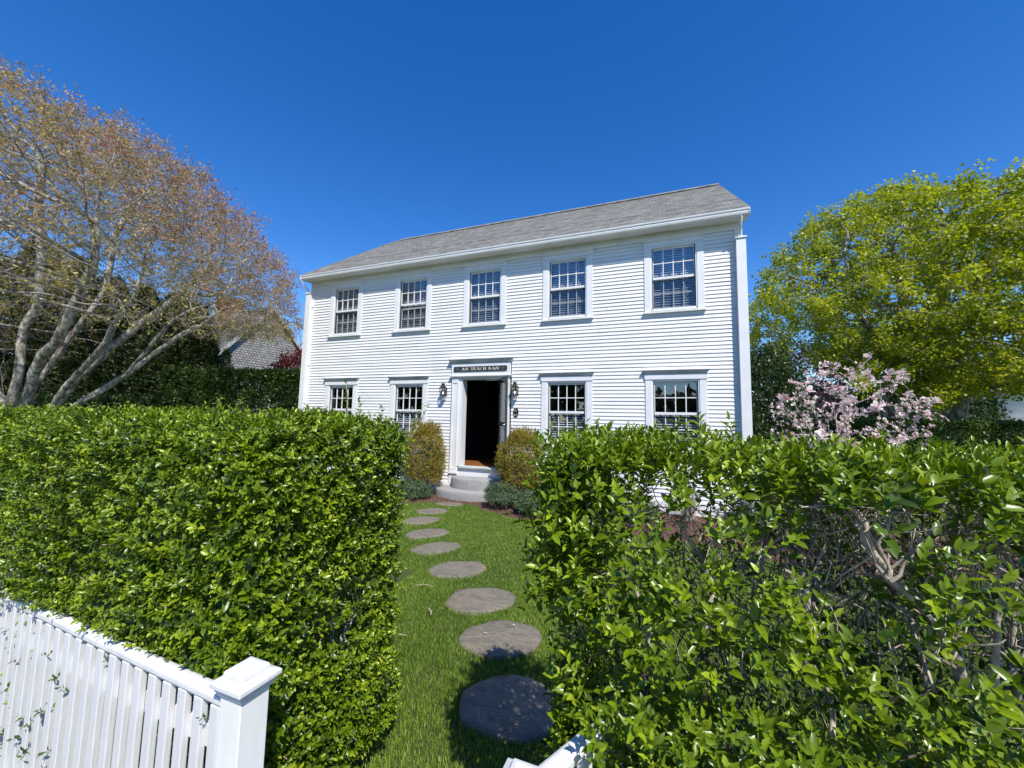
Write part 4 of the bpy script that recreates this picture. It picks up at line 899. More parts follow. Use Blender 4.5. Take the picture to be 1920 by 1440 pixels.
limb([(1530, 1200), (1524, 1130), (1530, 1075), (1545, 1030), (1570, 1000)], YB, -6.5, .014, .006, 8, 10)
limb([(1512, 1140), (1495, 1110), (1480, 1080), (1470, 1068)], YB, YF, .008, .006, 8, 2)
limb([(1505, 1150), (1535, 1138), (1556, 1133)], YB, YF, .008, .004, 7, 2)
limb([(1320, 1190), (1330, 1130), (1345, 1100), (1365, 1080), (1400, 1060), (1440, 1040), (1480, 1020), (1500, 990)], YB, -6.55, .014, .005, 8, 10)
limb([(1345, 1105), (1320, 1050), (1290, 1010), (1270, 980)], YB, YB, .009, .004, 7, 8)
limb([(1560, 1380), (1552, 1300), (1545, 1260)], -6.75, -6.7, .014, .01, 8, 2)
limb([(1100, 940), (1108, 990), (1118, 1030)], -6.8, -6.7, .004, .009, 7, 6)
limb([(1215, 1240), (1205, 1140), (1170, 1070), (1140, 1010), (1120, 960)], YB, YB, .012, .004, 8, 10)
limb([(1860, 1330), (1870, 1200), (1880, 1120), (1870, 1060), (1850, 990)], YB, YB, .014, .006, 8, 12)
limb([(1912, 1320), (1900, 1180), (1905, 1080), (1890, 980)], -6.5, -6.5, .014, .006, 8, 12)
limb([(1740, 1300), (1720, 1200), (1690, 1120), (1650, 1060), (1600, 1010), (1560, 960)], -6.5, -6.5, .012, .004, 8, 14)
limb([(1420, 1260), (1430, 1160), (1425, 1080), (1440, 1000), (1450, 950)], -6.5, -6.5, .012, .004, 8, 12)
for (cx, cy, rr, n_) in [(1195, 880, 45, 90), (1250, 900, 50, 60), (1120, 880, 40, 40), (1600, 940, 90, 120), (1750, 920, 110, 120), (1500, 930, 60, 50), (1860, 1020, 70, 80), (1420, 900, 50, 40)]:
    for _ in range(n_):   # fine twig tangles under the leafy top
        a = (cx+rg.normal(0, rr*.5), cy+rg.normal(0, rr*.45)); y = rg.uniform(-6.85, -6.3); p = onYZ(*a, y); d = nrm(rg.normal(0, 1, 3)*[.6, .5, 1]+[0, 0, .3]); L = rg.uniform(.04, .14)
        if p[2]+L > 1.56: continue
        ST.add([p, p+d*L*.5+rg.normal(0, .006, 3), p+d*L], [.0028, .0022, .001], 3)
n = 2600; P = np.stack([rg.uniform(-.3, 3.0, n), rg.uniform(-6.8, -6.15, n), rg.uniform(.95, 1.52, n)], 1); k = rg.random(n) < np.interp(P[:, 0], [-.3, .1, .3], [.3, .4, 1]); P = P[k]
for p in P:
    d = nrm(rg.normal(0, 1, 3)*[.7, .5, 1]+[0, 0, .5]); L = rg.uniform(.06, .2); e_ = p+d*L; e_[2] = min(e_[2], 1.54); ST.add([p, p*.5+e_*.5+rg.normal(0, .008, 3), e_], [rg.uniform(.002, .0042), .0024, .0012], 3)
o = ST.build('bare_limbs', M['hstem'], hr); o.matrix_parent_inverse = hr_inv

# ================================================================== SHRUBS BY THE HOUSE
def mound(name, c, r, label, cat, m, n, L, rng, group=None, kind='twiggy', ratio=.5, fl=None):
    o_ = empty(name, (c[0], c[1], 0), label, cat, group); LV = Leaves(); TB = Tubes(); c0 = np.array([0, 0, c[2]])
    D = runit(n, rng); D[:, 2] = np.where(D[:, 2] < -.75, -D[:, 2], D[:, 2]) if kind == 'twiggy' else np.abs(D[:, 2])*1.0-.35*rng.random(n); D = nrm(D)
    lump = 1+(vnoise(D*1+np.array(c), 3.1)-.5)*.35+(vnoise(D+np.array(c)+4, 8)-.5)*.25
    P = c0+D*np.array(r)*(lump*rng.uniform(.55, 1.04, n)**.6)[:, None]; P[:, 2] = np.maximum(P[:, 2], .03)
    ax = D*.8+rng.normal(0, .4, D.shape)+[0, 0, .5]
    shoots(LV, P, ax, L*2.6 if kind == 'twiggy' else L*2, 5 if kind == 'twiggy' else 3, L, rng, 55 if kind == 'twiggy' else 75, 15 if kind == 'twiggy' else 35, ratio, .5, .24)
    for i in range(40):
        d = D[i]; TB.add([[0, 0, -.02], c0*.5+d*np.array(r)*.35, c0+d*np.array(r)*.9], [.008, .006, .0015], 4)
    LV.build('foliage', m, o_, LEAF4); TB.build('stems', M['dstem'], o_); return o_
rs = np.random.default_rng(31)
mound('golden_box_shrub', (-5.02, -.52, .86), (.46, .42, .74), 'rounded golden olive shrub left of the front door', 'shrub', M['gold'], 7500, .026, rs, 'golden shrubs flanking the door', ratio=.5)
mound('golden_box_shrub', (-2.72, -.55, .8), (.46, .42, .68), 'rounded golden olive shrub right of the front door', 'shrub', M['gold'], 7500, .026, rs, 'golden shrubs flanking the door', ratio=.5)
GM = 'low grey green mounds in the mulch'
mound('catmint_mound', (-4.98, -.92, .14), (.36, .28, .26), 'low grey green mound below the left golden shrub', 'plant', M['catmint'], 2600, .022, rs, GM, 'broad', .7)
mound('catmint_mound', (-2.92, -.86, .2), (.36, .32, .3), 'low grey green mound touching the doorstep below the right golden shrub', 'plant', M['catmint'], 3600, .022, rs, GM, 'broad', .7)
mound('catmint_mound', (-2.3, -1.12, .15), (.3, .28, .26), 'smaller low grey green mound nearest the grass right of the doorstep', 'plant', M['catmint'], 3000, .022, rs, GM, 'broad', .7)
mound('catmint_mound', (-.62, -.85, .17), (.46, .36, .3), 'low grey green mound seen through the gap in the thin hedge, below the middle window', 'plant', M['catmint'], 3600, .022, rs, GM, 'broad', .7)
mound('catmint_mound', (1.35, -1.05, .2), (.48, .4, .34), 'low grey green mound in the mulch in front of the house corner', 'plant', M['catmint'], 3600, .022, rs, GM, 'broad', .7)
mound('catmint_mound', (2.05, -1.5, .18), (.42, .36, .3), 'low grey green mound furthest right in the mulch bed', 'plant', M['catmint'], 3600, .022, rs, GM, 'broad', .7)
for x_, y_, l_ in [(-.9, -.35, 'clump of dry tan stalks against the wall under the middle window'), (.35, -.4, 'clump of dry tan stalks against the wall near the house corner')]:
    o_ = empty('dry_stalk_clump', (x_, y_, 0), l_, 'plant', 'clumps of dry stalks'); TB = Tubes()
    for _ in range(160):
        a = rs.uniform(0, 6.28); s_ = rs.uniform(.05, .32); h = rs.uniform(.3, .75); TB.add([[rs.normal(0, .05), rs.normal(0, .05), 0], [s_*.5*math.cos(a), s_*.5*math.sin(a), h*.55], [s_*math.cos(a), s_*math.sin(a)*.7, h]], [.0035, .003, .0015], 3)
    TB.build('stalks', M['deadtwig'], o_)

# hedge sprigs poking out between the pickets, part of the dense hedge
rs = np.random.default_rng(77); LV = Leaves()
n = 30; px_ = rs.uniform(-2.85, -1.3, n); px_ = np.where(rs.random(n) < .6, -2.9+np.abs(rs.normal(0, .45, n)), px_); px_ = np.clip(px_, -2.88, -1.3); st_ = 1.641/19; px_ = -1.255-np.round((-1.255-px_)/st_)*st_
zz_ = rs.uniform(.25, .78, n); P = np.stack([px_, np.interp(px_, [-2.9, -1.25], [-7.155, -7.215]), zz_], 1)
shoots(LV, P, rs.normal(0, .35, P.shape)+[0, -.8, .35], .035, 3, rs.uniform(.018, .03, n), rs, 75, 30, .5, .4, .2, .1)
o = LV.build('poking_sprigs', M['ivy'], hl, LEAF8, True); o['kind'] = 'stuff'; o.matrix_parent_inverse = hl_inv
# woods across the street, seen only as a reflection in the window panes
rs = np.random.default_rng(78); LV = Leaves(); n = 9000
P = np.stack([rs.uniform(-45, 35, n), rs.uniform(-36, -31, n), rs.random(n)**.8*7], 1); P[:, 2] *= .55+.75*vnoise(P*[1, 0, 0], .12)
LV.add(P, runit(n, rs), runit(n, rs), rs.uniform(.6, 1.2, n), rs.uniform(.5, .9, n), rs.random(n)); tag(LV.build('far_woods', M['dark']), kind='stuff')

# ================================================================== TREES
def lerp_path(*q): return [at(*a) for a in q]
# --- wide multi-stemmed tree on the left, leaves just unfolding
rt = np.random.default_rng(51)
D0 = 9.0; base = at(52, 775, D0); gz = lambda p, z=-.05: np.array([p[0], p[1], z])
limbs = [[(15, 775, 9.0), (0, 690, 8.9), (-30, 600, 8.9), (-80, 500, 9.0)],
         [(20, 775, 9.1), (35, 690, 9.1), (45, 620, 9.2), (75, 560, 9.2), (78, 470, 9.3), (70, 380, 9.3)],
         [(40, 775, 8.8), (60, 715, 8.7), (75, 670, 8.6), (110, 640, 8.5), (140, 570, 8.4), (175, 500, 8.3), (185, 400, 8.3)],
         [(50, 775, 9.0), (72, 720, 9.1), (98, 680, 9.2), (125, 640, 9.3), (160, 600, 9.4), (200, 540, 9.6), (215, 440, 9.8)],
         [(95, 772, 8.8), (122, 725, 8.7), (150, 695, 8.6), (190, 655, 8.5), (215, 610, 8.4), (250, 560, 8.3), (270, 490, 8.2)],
         [(98, 770, 8.8), (135, 718, 8.9), (175, 680, 9.1), (225, 640, 9.3), (270, 600, 9.5), (330, 560, 9.8), (390, 500, 10.0)],
         [(125, 772, 8.9), (170, 742, 8.9), (210, 718, 9.0), (255, 690, 9.1), (295, 660, 9.3), (335, 632, 9.5), (380, 606, 9.8), (430, 575, 10.0)],
         [(130, 768, 8.9), (185, 740, 8.8), (235, 705, 8.7), (275, 660, 8.6), (310, 610, 8.6), (345, 585, 8.6), (400, 570, 8.7)],
         [(60, 740, 9.0), (90, 700, 9.4), (110, 640, 9.9), (120, 560, 10.4), (125, 470, 10.8)],
         [(5, 760, 9.0), (-60, 720, 8.8), (-130, 650, 8.6), (-200, 570, 8.5)], [(10, 770, 9.2), (-40, 700, 9.6), (-90, 620, 10.2), (-120, 520, 10.6)],
         [(30, 770, 9.2), (80, 700, 9.9), (150, 620, 10.8), (230, 550, 11.5)]]
skel = []
for L_ in limbs:
    p = lerp_path(*L_); skel.append({'p': [gz(p[0]*.6+base*.4)]+p, 'from': -1 if not skel else -1})
n = 9000; q = runit(n*3, rt); rr = rt.uniform(.42, 1, n*3)**.55; q = q*rr[:, None]
ctr = gz(at(10, 770, 9.3), 3.9); A = ctr+q*np.array([6.2, 6.0, 6.0]); lat = (A-CAM)@_R; dep = (A-CAM)@_F; ver = (A-CAM)@_U; px = 960+740*lat/dep; py = 720-740*ver/dep
r_h = np.linalg.norm((A-ctr)[:, :2], axis=1)
edge = np.interp(px, [-800, -300, 0, 60, 150, 280, 380, 470, 520, 560, 590], [20, 40, 108, 165, 192, 250, 322, 402, 462, 508, 545])
low = 3.2+np.clip(r_h-2, 0, 4)*.05
ok = (A[:, 2] > low) & (dep > 2.5) & (py > edge+25*vnoise(A, 1.1)) & ((px < 578) | (dep > 11.5)) & (A[:, 0] < -8.75) & ~((py > 640) & (px > 330))
A2 = A[ok][:n]
P, par = colonise(skel, A2, .15, 1.3, .24, 90, .28, rt)
tr = empty('spreading_tree', tuple(gz(base, 0)), 'wide many-stemmed tree with lichen-covered limbs and rusty unfolding leaves, left of the house', 'tree')
inv = Matrix.Translation(Vector(-gz(base, 0)))
big, small, tips, rad = tree_tubes(P, par, .005, .15, 2.1)
deg = P-P[np.maximum(par, 0)]
ends = np.arange(len(P))[(rad < .012) & (rt.random(len(P)) < .75)]
D = nrm(deg[ends]+[0, 0, .02]); tw, twd = twig_sprays(small, P[ends], D, 4, .42, .0036, rt, .95)
print('left tree nodes', len(P), len(tips), len(ends), len(A2))
o = big.build('trunk', M['bark'], tr); o.matrix_parent_inverse = inv
o = small.build('twigs', M['twig'], tr); o.matrix_parent_inverse = inv
LV = Leaves(); k = rt.random(len(tw)) < np.clip(.25+(tw[:, 2]-3)/6+.25*(np.linalg.norm((tw-ctr)/6, axis=1) > .75), .2, .8); tw, twd = tw[k], twd[k]
hgt = np.clip((np.linalg.norm((tw-ctr)/np.array([5.6, 5.4, 5.9]), axis=1)-.45)/.6, 0, 1)*np.clip((tw[:, 2]-2.5)/3.0, .0, 1)
patch = vnoise(tw, .9); cc = .1+.62*hgt+.5*(patch-.5)
for k in range(4):
    dd = nrm(twd+rt.normal(0, .8, twd.shape)); LV.add(tw+rt.normal(0, .04, tw.shape), dd, runit(len(tw), rt), rt.uniform(.04, .08, len(tw)), rt.uniform(.02, .04, len(tw)), cc+rt.normal(0, .12, len(tw)))
o = LV.build('foliage', M['rust'], tr); o.matrix_parent_inverse = inv

# --- bright green maples on the right
def maple(name, trunk, limbs, ctr, rad3, n, edgef, label, seed, rroot, group=None, leafn=9, lmat='maple', step=.3):
    rt = np.random.default_rng(seed); b = np.array(trunk[0], float); skel = [{'p': trunk, 'from': -1}]
    for L_ in limbs: skel.append({'p': L_, 'from': -2})
    q = runit(n*3, rt)*(rt.uniform(.2, 1, n*3)**.5)[:, None]; A = ctr+q*np.array(rad3); v = A-CAM; dep = v@_F; px = 960+740*(v@_R)/dep; py = 720-740*(v@_U)/dep
    A = A[edgef(A, px, py)][:n]; P, par = colonise(skel, A, step, 3.0, .5, 70, .05, rt)
    o_ = empty(name, tuple(b), label, 'tree', group); inv = Matrix.Translation(Vector(-b)); big, small, tips, rad = tree_tubes(P, par, .008, rroot, 2.1)
    ends = np.arange(len(P))[(rad < .025) & (rt.random(len(P)) < .8)]; D = nrm(P[ends]-P[np.maximum(par[ends], 0)])
    tw, twd = twig_sprays(small, P[ends], D, 2, .5, .005, rt); print(name, len(P), len(ends))
    o = big.build('trunk', M['bark'], o_); o.matrix_parent_inverse = inv; o = small.build('branches', M['twig'], o_); o.matrix_parent_inverse = inv
    LV = Leaves(); kk = vnoise(tw, 1.3) > .30; tw = tw[kk]; cc = .45+.55*(vnoise(tw, .7)-.5)+rt.normal(0, .1, len(tw))
    for k in range(leafn*2):
        off = rt.normal(0, .08, tw.shape); dd = nrm(off+rt.normal(0, .05, tw.shape)+[0, 0, -.05])
        LV.add(tw+off, dd, runit(len(tw), rt)*.8+[0, 0, .8], rt.uniform(.07, .12, len(tw)), rt.uniform(.06, .1, len(tw)), cc+rt.normal(0, .14, len(tw)))
    o = LV.build('foliage', M[lmat], o_); o.matrix_parent_inverse = inv
    return o_
def ef(A, px, py):
    e = np.interp(px, [1395, 1412, 1440, 1470, 1500, 1560, 1620, 1680, 1740, 1800, 1860, 1920, 2300], [640, 560, 490, 440, 415, 372, 350, 332, 330, 325, 312, 308, 290])
    lo = np.interp(px, [1400, 1480, 1600, 1760, 1860, 2300], [650, 675, 720, 760, 742, 745])
    return (py > e+26*vnoise(A, .8)) & (py < lo) & (px > 1398) & (A[:, 1] > 2.0)
b1 = gz(at(1665, 780, 14)); b2 = gz(at(1790, 780, 13)); b3 = gz(at(1560, 780, 15.5))
G2 = 'bright green spring trees beyond the garden'
maple('maple_tree', [b1, at(1668, 720, 14), at(1680, 690, 14)], [lerp_path((1680, 690, 14), (1700, 640, 14), (1690, 560, 14.2), (1670, 450, 14.4)), lerp_path((1680, 690, 14), (1650, 660, 13.8), (1590, 620, 13.6), (1540, 560, 13.5), (1500, 520, 13.5)),
      lerp_path((1668, 720, 14), (1620, 700, 14), (1560, 690, 14), (1480, 640, 14)), lerp_path((1690, 660, 14), (1730, 600, 14.4), (1760, 500, 14.8)), lerp_path((1650, 660, 13.8), (1600, 560, 13), (1580, 470, 12.8))],
      gz(at(1620, 770, 14), 5.8), (5.6, 4.6, 5.2), 1500, ef, 'yellow-green maple behind the pink magnolia, nearest the house corner', 61, .2, G2)
maple('maple_tree', [b2, at(1785, 700, 13), at(1780, 640, 13)], [lerp_path((1780, 640, 13), (1770, 560, 13), (1760, 470, 13), (1770, 390, 13)), lerp_path((1780, 640, 13), (1830, 560, 13), (1870, 470, 13.2), (1890, 380, 13.2)), lerp_path((1783, 660, 13), (1850, 610, 12.6), (1920, 580, 12.4), (2010, 540, 12)),
      lerp_path((1783, 680, 13), (1740, 640, 12.6), (1700, 600, 12.3))], gz(at(1850, 770, 13.2), 6.0), (5.4, 4.8, 5.8), 1700, ef, 'tall yellow-green maple with thick mottled trunk at the right edge', 62, .3, G2)

# --- leafy masses: evergreens, far trees, clipped hedges
def mass(name, c, r, label, cat, mat, n, L, seed, group=None, cone=False, trunk=True, zlow=.0, ratio=.6, inst=True):
    rg_ = np.random.default_rng(seed); c = np.array(c, float); o_ = empty(name, (c[0], c[1], 0), label, cat, group); LV = Leaves(); TB = Tubes()
    if cone:
        h = r[2]; t = rg_.random(n)**1.25; ang = rg_.uniform(0, 6.283, n); prof = np.interp(t, [0, .08, .3, .6, .85, 1], [.8, 1, .95, .7, .36, .04]); lump = 1+.35*(vnoise(np.stack([np.cos(ang)*2, np.sin(ang)*2, t*h*1.1], 1)+seed, 1.6)-.5)
        rr = prof*lump*rg_.uniform(.6, 1.05, n)**.5; P = np.stack([rr*np.cos(ang)*r[0], rr*np.sin(ang)*r[1], zlow+t*(h-zlow)], 1); Nn = np.stack([np.cos(ang), np.sin(ang), np.full(n, .5)], 1)
    else:
        Nn = runit(n, rg_); lump = 1+(vnoise(Nn*1.6+seed, 2.1)-.5)*.5+(vnoise(Nn*2+seed, 5)-.5)*.22; P = Nn*np.array(r)*(lump*rg_.uniform(.35, 1.02, n)**.4)[:, None]+[0, 0, c[2]]
        P[:, 2] = np.maximum(P[:, 2], zlow+.05)
    sc_ = vnoise(P+seed, 1.3)
    for k in range(2):
        D = nrm(Nn+rg_.normal(0, .7, P.shape)+[0, 0, .35]); LV.add(P+rg_.normal(0, L*.5, P.shape), D, nrm(Nn+rg_.normal(0, .6, P.shape)), L*rg_.uniform(.6, 1.2, n), L*ratio*rg_.uniform(.6, 1.2, n), .45+.7*(sc_-.5)+rg_.normal(0, .16, n))
    top = r[2]*.9 if cone else c[2]
    TB.add([[0, 0, -.05], [.02, 0, top*.5], [0, .02, top]], [max(.05, r[0]*.09), max(.04, r[0]*.06), .02], 8)
    for k in range(10): a = rg_.uniform(0, 6.28); z_ = top*rg_.uniform(.3, .8); TB.add([[0, 0, z_], [r[0]*.35*math.cos(a), r[1]*.35*math.sin(a), z_+r[2]*.12], [r[0]*.7*math.cos(a), r[1]*.7*math.sin(a), z_+r[2]*.2]], [.03, .02, .008], 5)
    LV.build('foliage', mat, o_); TB.build('trunk', M['twig'], o_); return o_
GA = 'dark arborvitae standing in a row behind the spreading tree'
for i, (px_, py_, D_, w_, l_) in enumerate([(-45, 470, 14, 1.9, 'dark arborvitae at the left edge of the photo'), (40, 438, 14.2, 1.6, 'tallest dark arborvitae, behind the leftmost stems'), (118, 480, 14.2, 1.5, 'dark arborvitae second in height behind the tree stems'),
        (185, 518, 14, 1.5, 'dark arborvitae behind the middle of the tree limbs'), (250, 540, 14, 1.4, 'dark arborvitae right of the middle, behind the slanting limbs'), (312, 552, 13.8, 1.3, 'dark arborvitae behind the longest slanting limb'), (355, 572, 13.6, 1.0, 'rightmost tall arborvitae beside the shingled house')]):
    b = at(px_, 770, D_); top = at(px_, py_, D_)[2]; mass('arborvitae', (b[0], b[1], 0), (w_, w_, top), l_, 'evergreen tree', M['arbor'], 12000, .17, 70+i, GA, cone=True, zlow=.1, ratio=.35)
b = at(418, 750, 15); mass('arborvitae', (b[0], b[1], 0), (.42, .42, at(418, 655, 15)[2]), 'small slim yellow-green arborvitae against the shingled gable', 'evergreen tree', M['midhedge'], 2500, .1, 79, None, cone=True, ratio=.35)
b = at(556, 740, 16); mass('red_maple', (b[0], b[1], 3.2), (1.0, 1.0, 1.2), 'dark red leafed maple beside the left corner of the white house', 'tree', M['redleaf'], 2200, .12, 80, zlow=1.5)
b = at(1438, 760, 11.5); mass('holly_tree', (b[0], b[1], 1.9), (.95, .9, 2.15), 'dark glossy evergreen bush close beside the right corner of the house', 'evergreen tree', M['dark'], 11000, .1, 81)
b = at(1492, 745, 17); mass('blossom_tree', (b[0], b[1], 3.4), (2.0, 1.8, 1.5), 'pink blossoming tree far behind the magnolia, left of it', 'tree', M['pink'], 1500, .13, 82, zlow=2.0, ratio=.8)
b = at(1520, 780, 19); mass('evergreen_bush', (b[0], b[1], 1.9), (2.6, 1.8, 2.0), 'dark evergreen behind the left side of the pink magnolia', 'evergreen tree', M['dark'], 5000, .16, 83)
GF = 'far evergreens closing the view on the right'
for i, (px_, py_, D_, rx, l_) in enumerate([(1640, 735, 34, 4.2, 'far dark evergreen behind the middle of the magnolia'), (1745, 715, 36, 4.6, 'far dark evergreen between the two maple trunks and the cream house'), (1830, 675, 40, 3.6, 'far dark evergreen just left of the cream house'), (1990, 690, 44, 6.5, 'far dark evergreen behind the cream house')]):
    b = at(px_, 790, D_); top = at(px_, py_, D_)[2]; mass('far_evergreen', (b[0], b[1], top*.5), (rx, rx*.8, top*.52), l_, 'evergreen tree', M['dark'], 5200, .34, 84+i, GF)
b = at(1800, 805, 20); mass('rounded_bush', (b[0], b[1], 1.2), (2.2, 1.4, 1.25), 'dull green rounded bush behind the trimmed hedge at the right edge', 'bush', M['arbor'], 4000, .13, 90)

def clipped(name, p0, p1, width, z1, label, mat, L, dens_, seed, z0=.0):
    rg_ = np.random.default_rng(seed); p0 = np.array(p0); p1 = np.array(p1); ln = np.linalg.norm(p1-p0); a = math.atan2(p1[1]-p0[1], p1[0]-p0[0]); o_ = empty(name, (*p0, 0), label, 'hedge', None, a); LV = Leaves()
    n = int(dens_*(ln*z1*1.3+ln*width)); P, Nn = box_surface(n, 0, ln, -width/2, width/2, z0, z1, (1, .2, .8, .8, 1), rg_, .05, .12)
    for k in range(3): LV.add(P+rg_.normal(0, L*.5, P.shape), nrm(Nn*.7+rg_.normal(0, .7, P.shape)+[0, 0, .5]), nrm(Nn+rg_.normal(0, .6, P.shape)), L*rg_.uniform(.6, 1.2, n), L*.55*rg_.uniform(.7, 1.2, n), .5+.5*(vnoise(P, 1.2)-.5)+rg_.normal(0, .17, n))
    LV.build('foliage', mat, o_); TB = Tubes()
    for x in np.arange(.2, ln, .5): TB.add([[x, 0, -.05], [x+rg_.normal(0, .05), 0, z1*.5], [x+rg_.normal(0, .1), rg_.normal(0, .1), z1*.92]], [.025, .018, .006], 5)
    MBx = MB(); MBx.box(.25, ln-.25, -width/2+.25, width/2-.25, .0, z1-.28)
    TB.build('stems', M['dstem'], o_); return o_
a_ = at(575, 770, 12.6); b_ = at(330, 770, 13.0); z_ = at(480, 700, 12.8)[2]
clipped('boundary_hedge', b_[:2], (a_+[.9, .5, 0])[:2], 1.3, z_, 'tall rounded boundary hedge between the arborvitae and the white house', M['midhedge'], .1, 620, 95)
a_ = at(330, 770, 12.4); b_ = at(60, 770, 12.6); clipped('boundary_hedge', b_[:2], a_[:2], 1.0, 2.1, 'shaded lower hedge behind the stems of the spreading tree', M['dark'], .1, 520, 96)
a_ = at(1480, 800, 13.5); b_ = at(2150, 800, 9.6); clipped('trimmed_hedge', a_[:2], b_[:2], 1.1, 1.9, 'long dark trimmed hedge with flat sunlit top at the right edge', M['midhedge'], .09, 560, 97)

# --- pink magnolia
rt = np.random.default_rng(71); mb_ = gz(at(1590, 830, 6.3)); mg = empty('magnolia', tuple(mb_), 'pink magnolia bush in blossom right of the house', 'shrub')
skel = []
for k in range(13):
    a = rt.uniform(0, 6.28); rr = rt.uniform(.15, 1); top = mb_+[math.cos(a)*rr*.9, math.sin(a)*rr*.7, rt.uniform(1.7, 2.4)*(1-.25*rr)]; skel.append({'p': [mb_+rt.normal(0, .06, 3)*[1, 1, 0], mb_*.55+top*.45+[0, 0, .1], top], 'from': -1})
for k in range(5): e = mb_+[rt.uniform(.5, .85)*(1 if k % 2 else -1)*1.0, rt.uniform(-.4, .4), rt.uniform(1.2, 1.5)]; skel.append({'p': [mb_, mb_*.5+e*.5+[0, 0, .12], e], 'from': -1})
q = runit(1500, rt)*(rt.uniform(.25, 1, 1500)**.5)[:, None]; A = mb_+[0, 0, 1.75]+q*np.array([1.15, 1.0, 1.2]); A = A[(A[:, 2] > .9)][:620]
P, par = colonise(skel, A, .09, .9, .16, 60, .12, rt); big, small, tips, rad = tree_tubes(P, par, .003, .016, 2.2, 8, .009); inv = Matrix.Translation(Vector(-mb_))
o = big.build('trunk', M['hstem'], mg); o.matrix_parent_inverse = inv; 
print('magnolia', len(P), len(tips))
def flower(n_p, openness, L, rng):
    LV = Leaves()
    for ring_, m_ in ((0, 3), (1, n_p-3)):
        for k in range(m_):
            a = 2*math.pi*(k+.5*ring_)/m_+rng.normal(0, .15); th = openness*(.55+.55*ring_)+rng.normal(0, .12); r_ = np.array([math.cos(a), math.sin(a), 0]); D = r_*math.sin(th)+np.array([0, 0, math.cos(th)])
            LV.add(np.zeros((1, 3)), D[None], (-r_*math.cos(th)+np.array([0, 0, math.sin(th)]))[None], L*rng.uniform(.85, 1.1), L*.62, np.array([rng.uniform(.1, .9)]))
    return LV
protos = [flower(7, op, L, rt).build('blossom', M['petal'], None, PETAL, True) for op, L in ((.35, .085), (.6, .09), (.95, .1), (1.25, .095), (.2, .07))]
tp = P[tips]; tp = tp[tp[:, 2] > .8]; order = np.argsort((tp-CAM)@_F); tp = tp[order]
cnt = 0
for i, p in enumerate(tp):
    for rep in range(2):
        if cnt >= 100: break
        if rt.random() < .4: continue
        pr_ = protos[cnt % 5]; c = pr_ if cnt < 5 else pr_.copy()
        if cnt >= 5: COL.objects.link(c)
        c.parent = mg; c.location = Vector(p-mb_+rt.normal(0, .03, 3)*rep); c.rotation_euler = (rt.normal(0, .45), rt.normal(0, .45), rt.uniform(0, 6.28)); s_ = rt.uniform(.95, 1.35); c.scale = (s_, s_, s_); cnt += 1
LV = Leaves(); rest = np.concatenate([P[rt.random(len(P)) < .6], tp[40:]]); rest = rest[rest[:, 2] > .7]
for k in range(5):
    D = nrm(rt.normal(0, .8, rest.shape)+[0, 0, .8]); LV.add(rest+rt.normal(0, .012, rest.shape), D, runit(len(rest), rt), rt.uniform(.035, .075, len(rest)), rt.uniform(.022, .045, len(rest)), rt.uniform(0, 1, len(rest)))
o = LV.build('small_blossoms', M['petal'], mg, PETAL, True); o['kind'] = 'stuff'; o.matrix_parent_inverse = inv
o = small.build('twigs', M['hstem'], mg); o.matrix_parent_inverse = inv

# ================================================================== NEIGHBOURS
# shingled house on the left; its gable faces +x
PK = np.array([-20.3, 7.1, 7.74]); a = 1.496; gdir = np.array([math.cos(a), math.sin(a)]); bdir = np.array([-math.sin(a), math.cos(a)])
nh = empty('shingled_house', (PK[0], PK[1], 0), 'grey shingled house with brick chimney and dormer, behind the trees on the left', 'house', None, a-math.pi/2)
# local: +y along the gable, -x away from us
wl, wr, sl2 = 2.98, 4.6, 3.391/2.98
g = MB(); prof = [(-wl, 0), (wr, 0), (wr, PK[2]-.1-wr*sl2), (0, PK[2]-.1), (-wl, PK[2]-.1-wl*sl2)]; g.extr_x(prof, -11, -.02); g.build('wall', M['cedar'], nh)
g = MB()
for sgn, ww in ((-1, wl), (1, wr)):
    e = ww+.25; g.extr_x([(0, PK[2]), (0, PK[2]-.09), (sgn*e, PK[2]-.09-e*sl2), (sgn*e, PK[2]-e*sl2)], -11.3, .12)
r2 = g.build('roof', M['cedarroof'], nh)
g = MB()
for sgn, ww in ((-1, wl), (1, wr)):
    e = ww+.25; g.extr_x([(0, PK[2]-.0), (0, PK[2]-.24), (sgn*e, PK[2]-.24-e*sl2), (sgn*e, PK[2]-e*sl2)], .125, .16)
g.box(.0, .06, -wl-.01, -wl+.13, 0, PK[2]-.3-wl*sl2); g.build('rake_board', noisy('weathered_trim', (.38, .37, .34), (.5, .49, .45), 4, .8, .1), nh)
g = MB(); g.box(-4.6, -3.6, -.5, .5, PK[2]-.8, PK[2]+.95); g.box(-4.66, -3.54, -.56, .56, PK[2]+.75, PK[2]+.86); g.build('chimney', M['brick'], r2)
g = MB(); zd = PK[2]-1.35; g.extr_x([(-wl+.2, zd-1.6), (-.6, zd-1.6), (-.6, zd+.35), (-wl+.2, zd-.55)], -6.5, -2.2); dm = g.build('dormer', M['cedar'], nh)
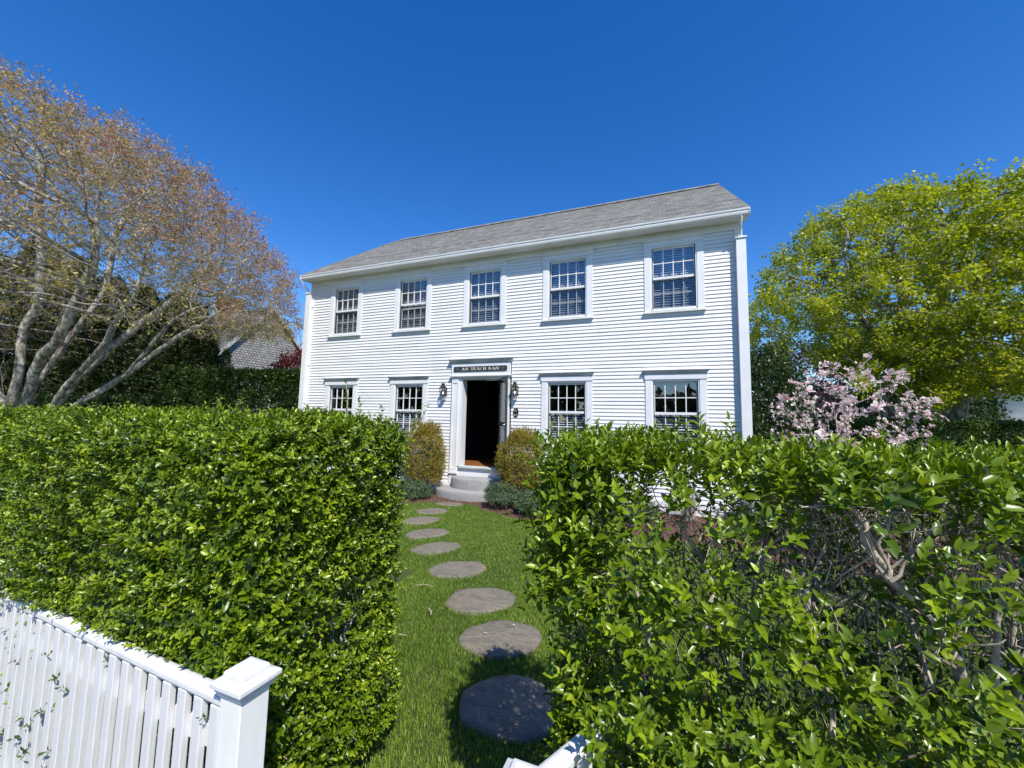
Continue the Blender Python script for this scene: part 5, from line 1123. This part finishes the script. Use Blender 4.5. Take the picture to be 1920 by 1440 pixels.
g = MB(); g.extr_x([(-.4, zd+.5), (-.4, zd+.43), (-wl-.05, zd-.62), (-wl-.05, zd-.5)], -6.75, -1.95); g.build('dormer_roof', M['cedarroof'], dm)
g = MB(); g.box(-5.2, -3.4, -wl+.14, -wl+.19, zd-1.5, zd-.8); g.build('window', M['glass'], dm)
g = MB(); frame_rect(g, -5.3, -3.3, zd-1.55, zd-.72, .08, -wl+.1, -wl+.19); g.build('window_frame', M['trim'], dm)
g = MB(); g.box(.0, .02, 2.2, 3.0, 2.6, 3.9); w_ = g.build('window', M['glass'], nh); g = MB()
for s_ in ((2.1, 2.2), (3.0, 3.1)): g.box(-.01, .05, s_[0], s_[1], 2.5, 4.0)
g.box(-.01, .05, 2.2, 3.0, 3.9, 4.0); g.box(-.01, .05, 2.2, 3.0, 2.5, 2.6); g.build('frame', M['trim'], w_)
# cream house far right
c0 = at(1905, 790, 33); ch = empty('cream_house', (c0[0], c0[1], 0), 'cream coloured house far off behind the maples at the right edge', 'house', None, math.radians(-35))
g = MB(); g.box(-5, 6, 0, 6, 0, 5.2); wl_ = g.build('wall', M['cream'], ch)
g = MB(); g.extr_x([(-.5, 5.05), (3, 7.4), (6.5, 5.05), (6.5, 5.2), (3, 7.6), (-.5, 5.2)], -5.4, 6.4); g.build('roof', M['cedarroof'], ch)
g = MB(); g.box(-5.4, 6.4, -.55, -.5, 5.0, 5.22); g.box(-2.2, -1.9, -1.2, -.9, 0, 2.5); g.box(-5, 3, -1.3, -.02, 2.5, 2.7); g.build('trim', M['trim'], ch)
for x_ in (-4, -1.4, 1.6, 4.2):
    for zz in (0, 2.2):
        g = MB(); g.box(x_-.5, x_+.5, -.03, -.005, 1.0+zz, 2.3+zz); w_ = g.build('window', M['black'], ch); g = MB(); frame_rect(g, x_-.6, x_+.6, .9+zz, 2.4+zz, .1, -.06, -.0); g.box(x_-.02, x_+.02, -.045, -.031, 1.0+zz, 2.3+zz); g.box(x_-.5, x_-.02, -.045, -.031, 1.63+zz, 1.67+zz); g.box(x_+.02, x_+.5, -.045, -.031, 1.63+zz, 1.67+zz); g.build('frame', M['trim'], w_)
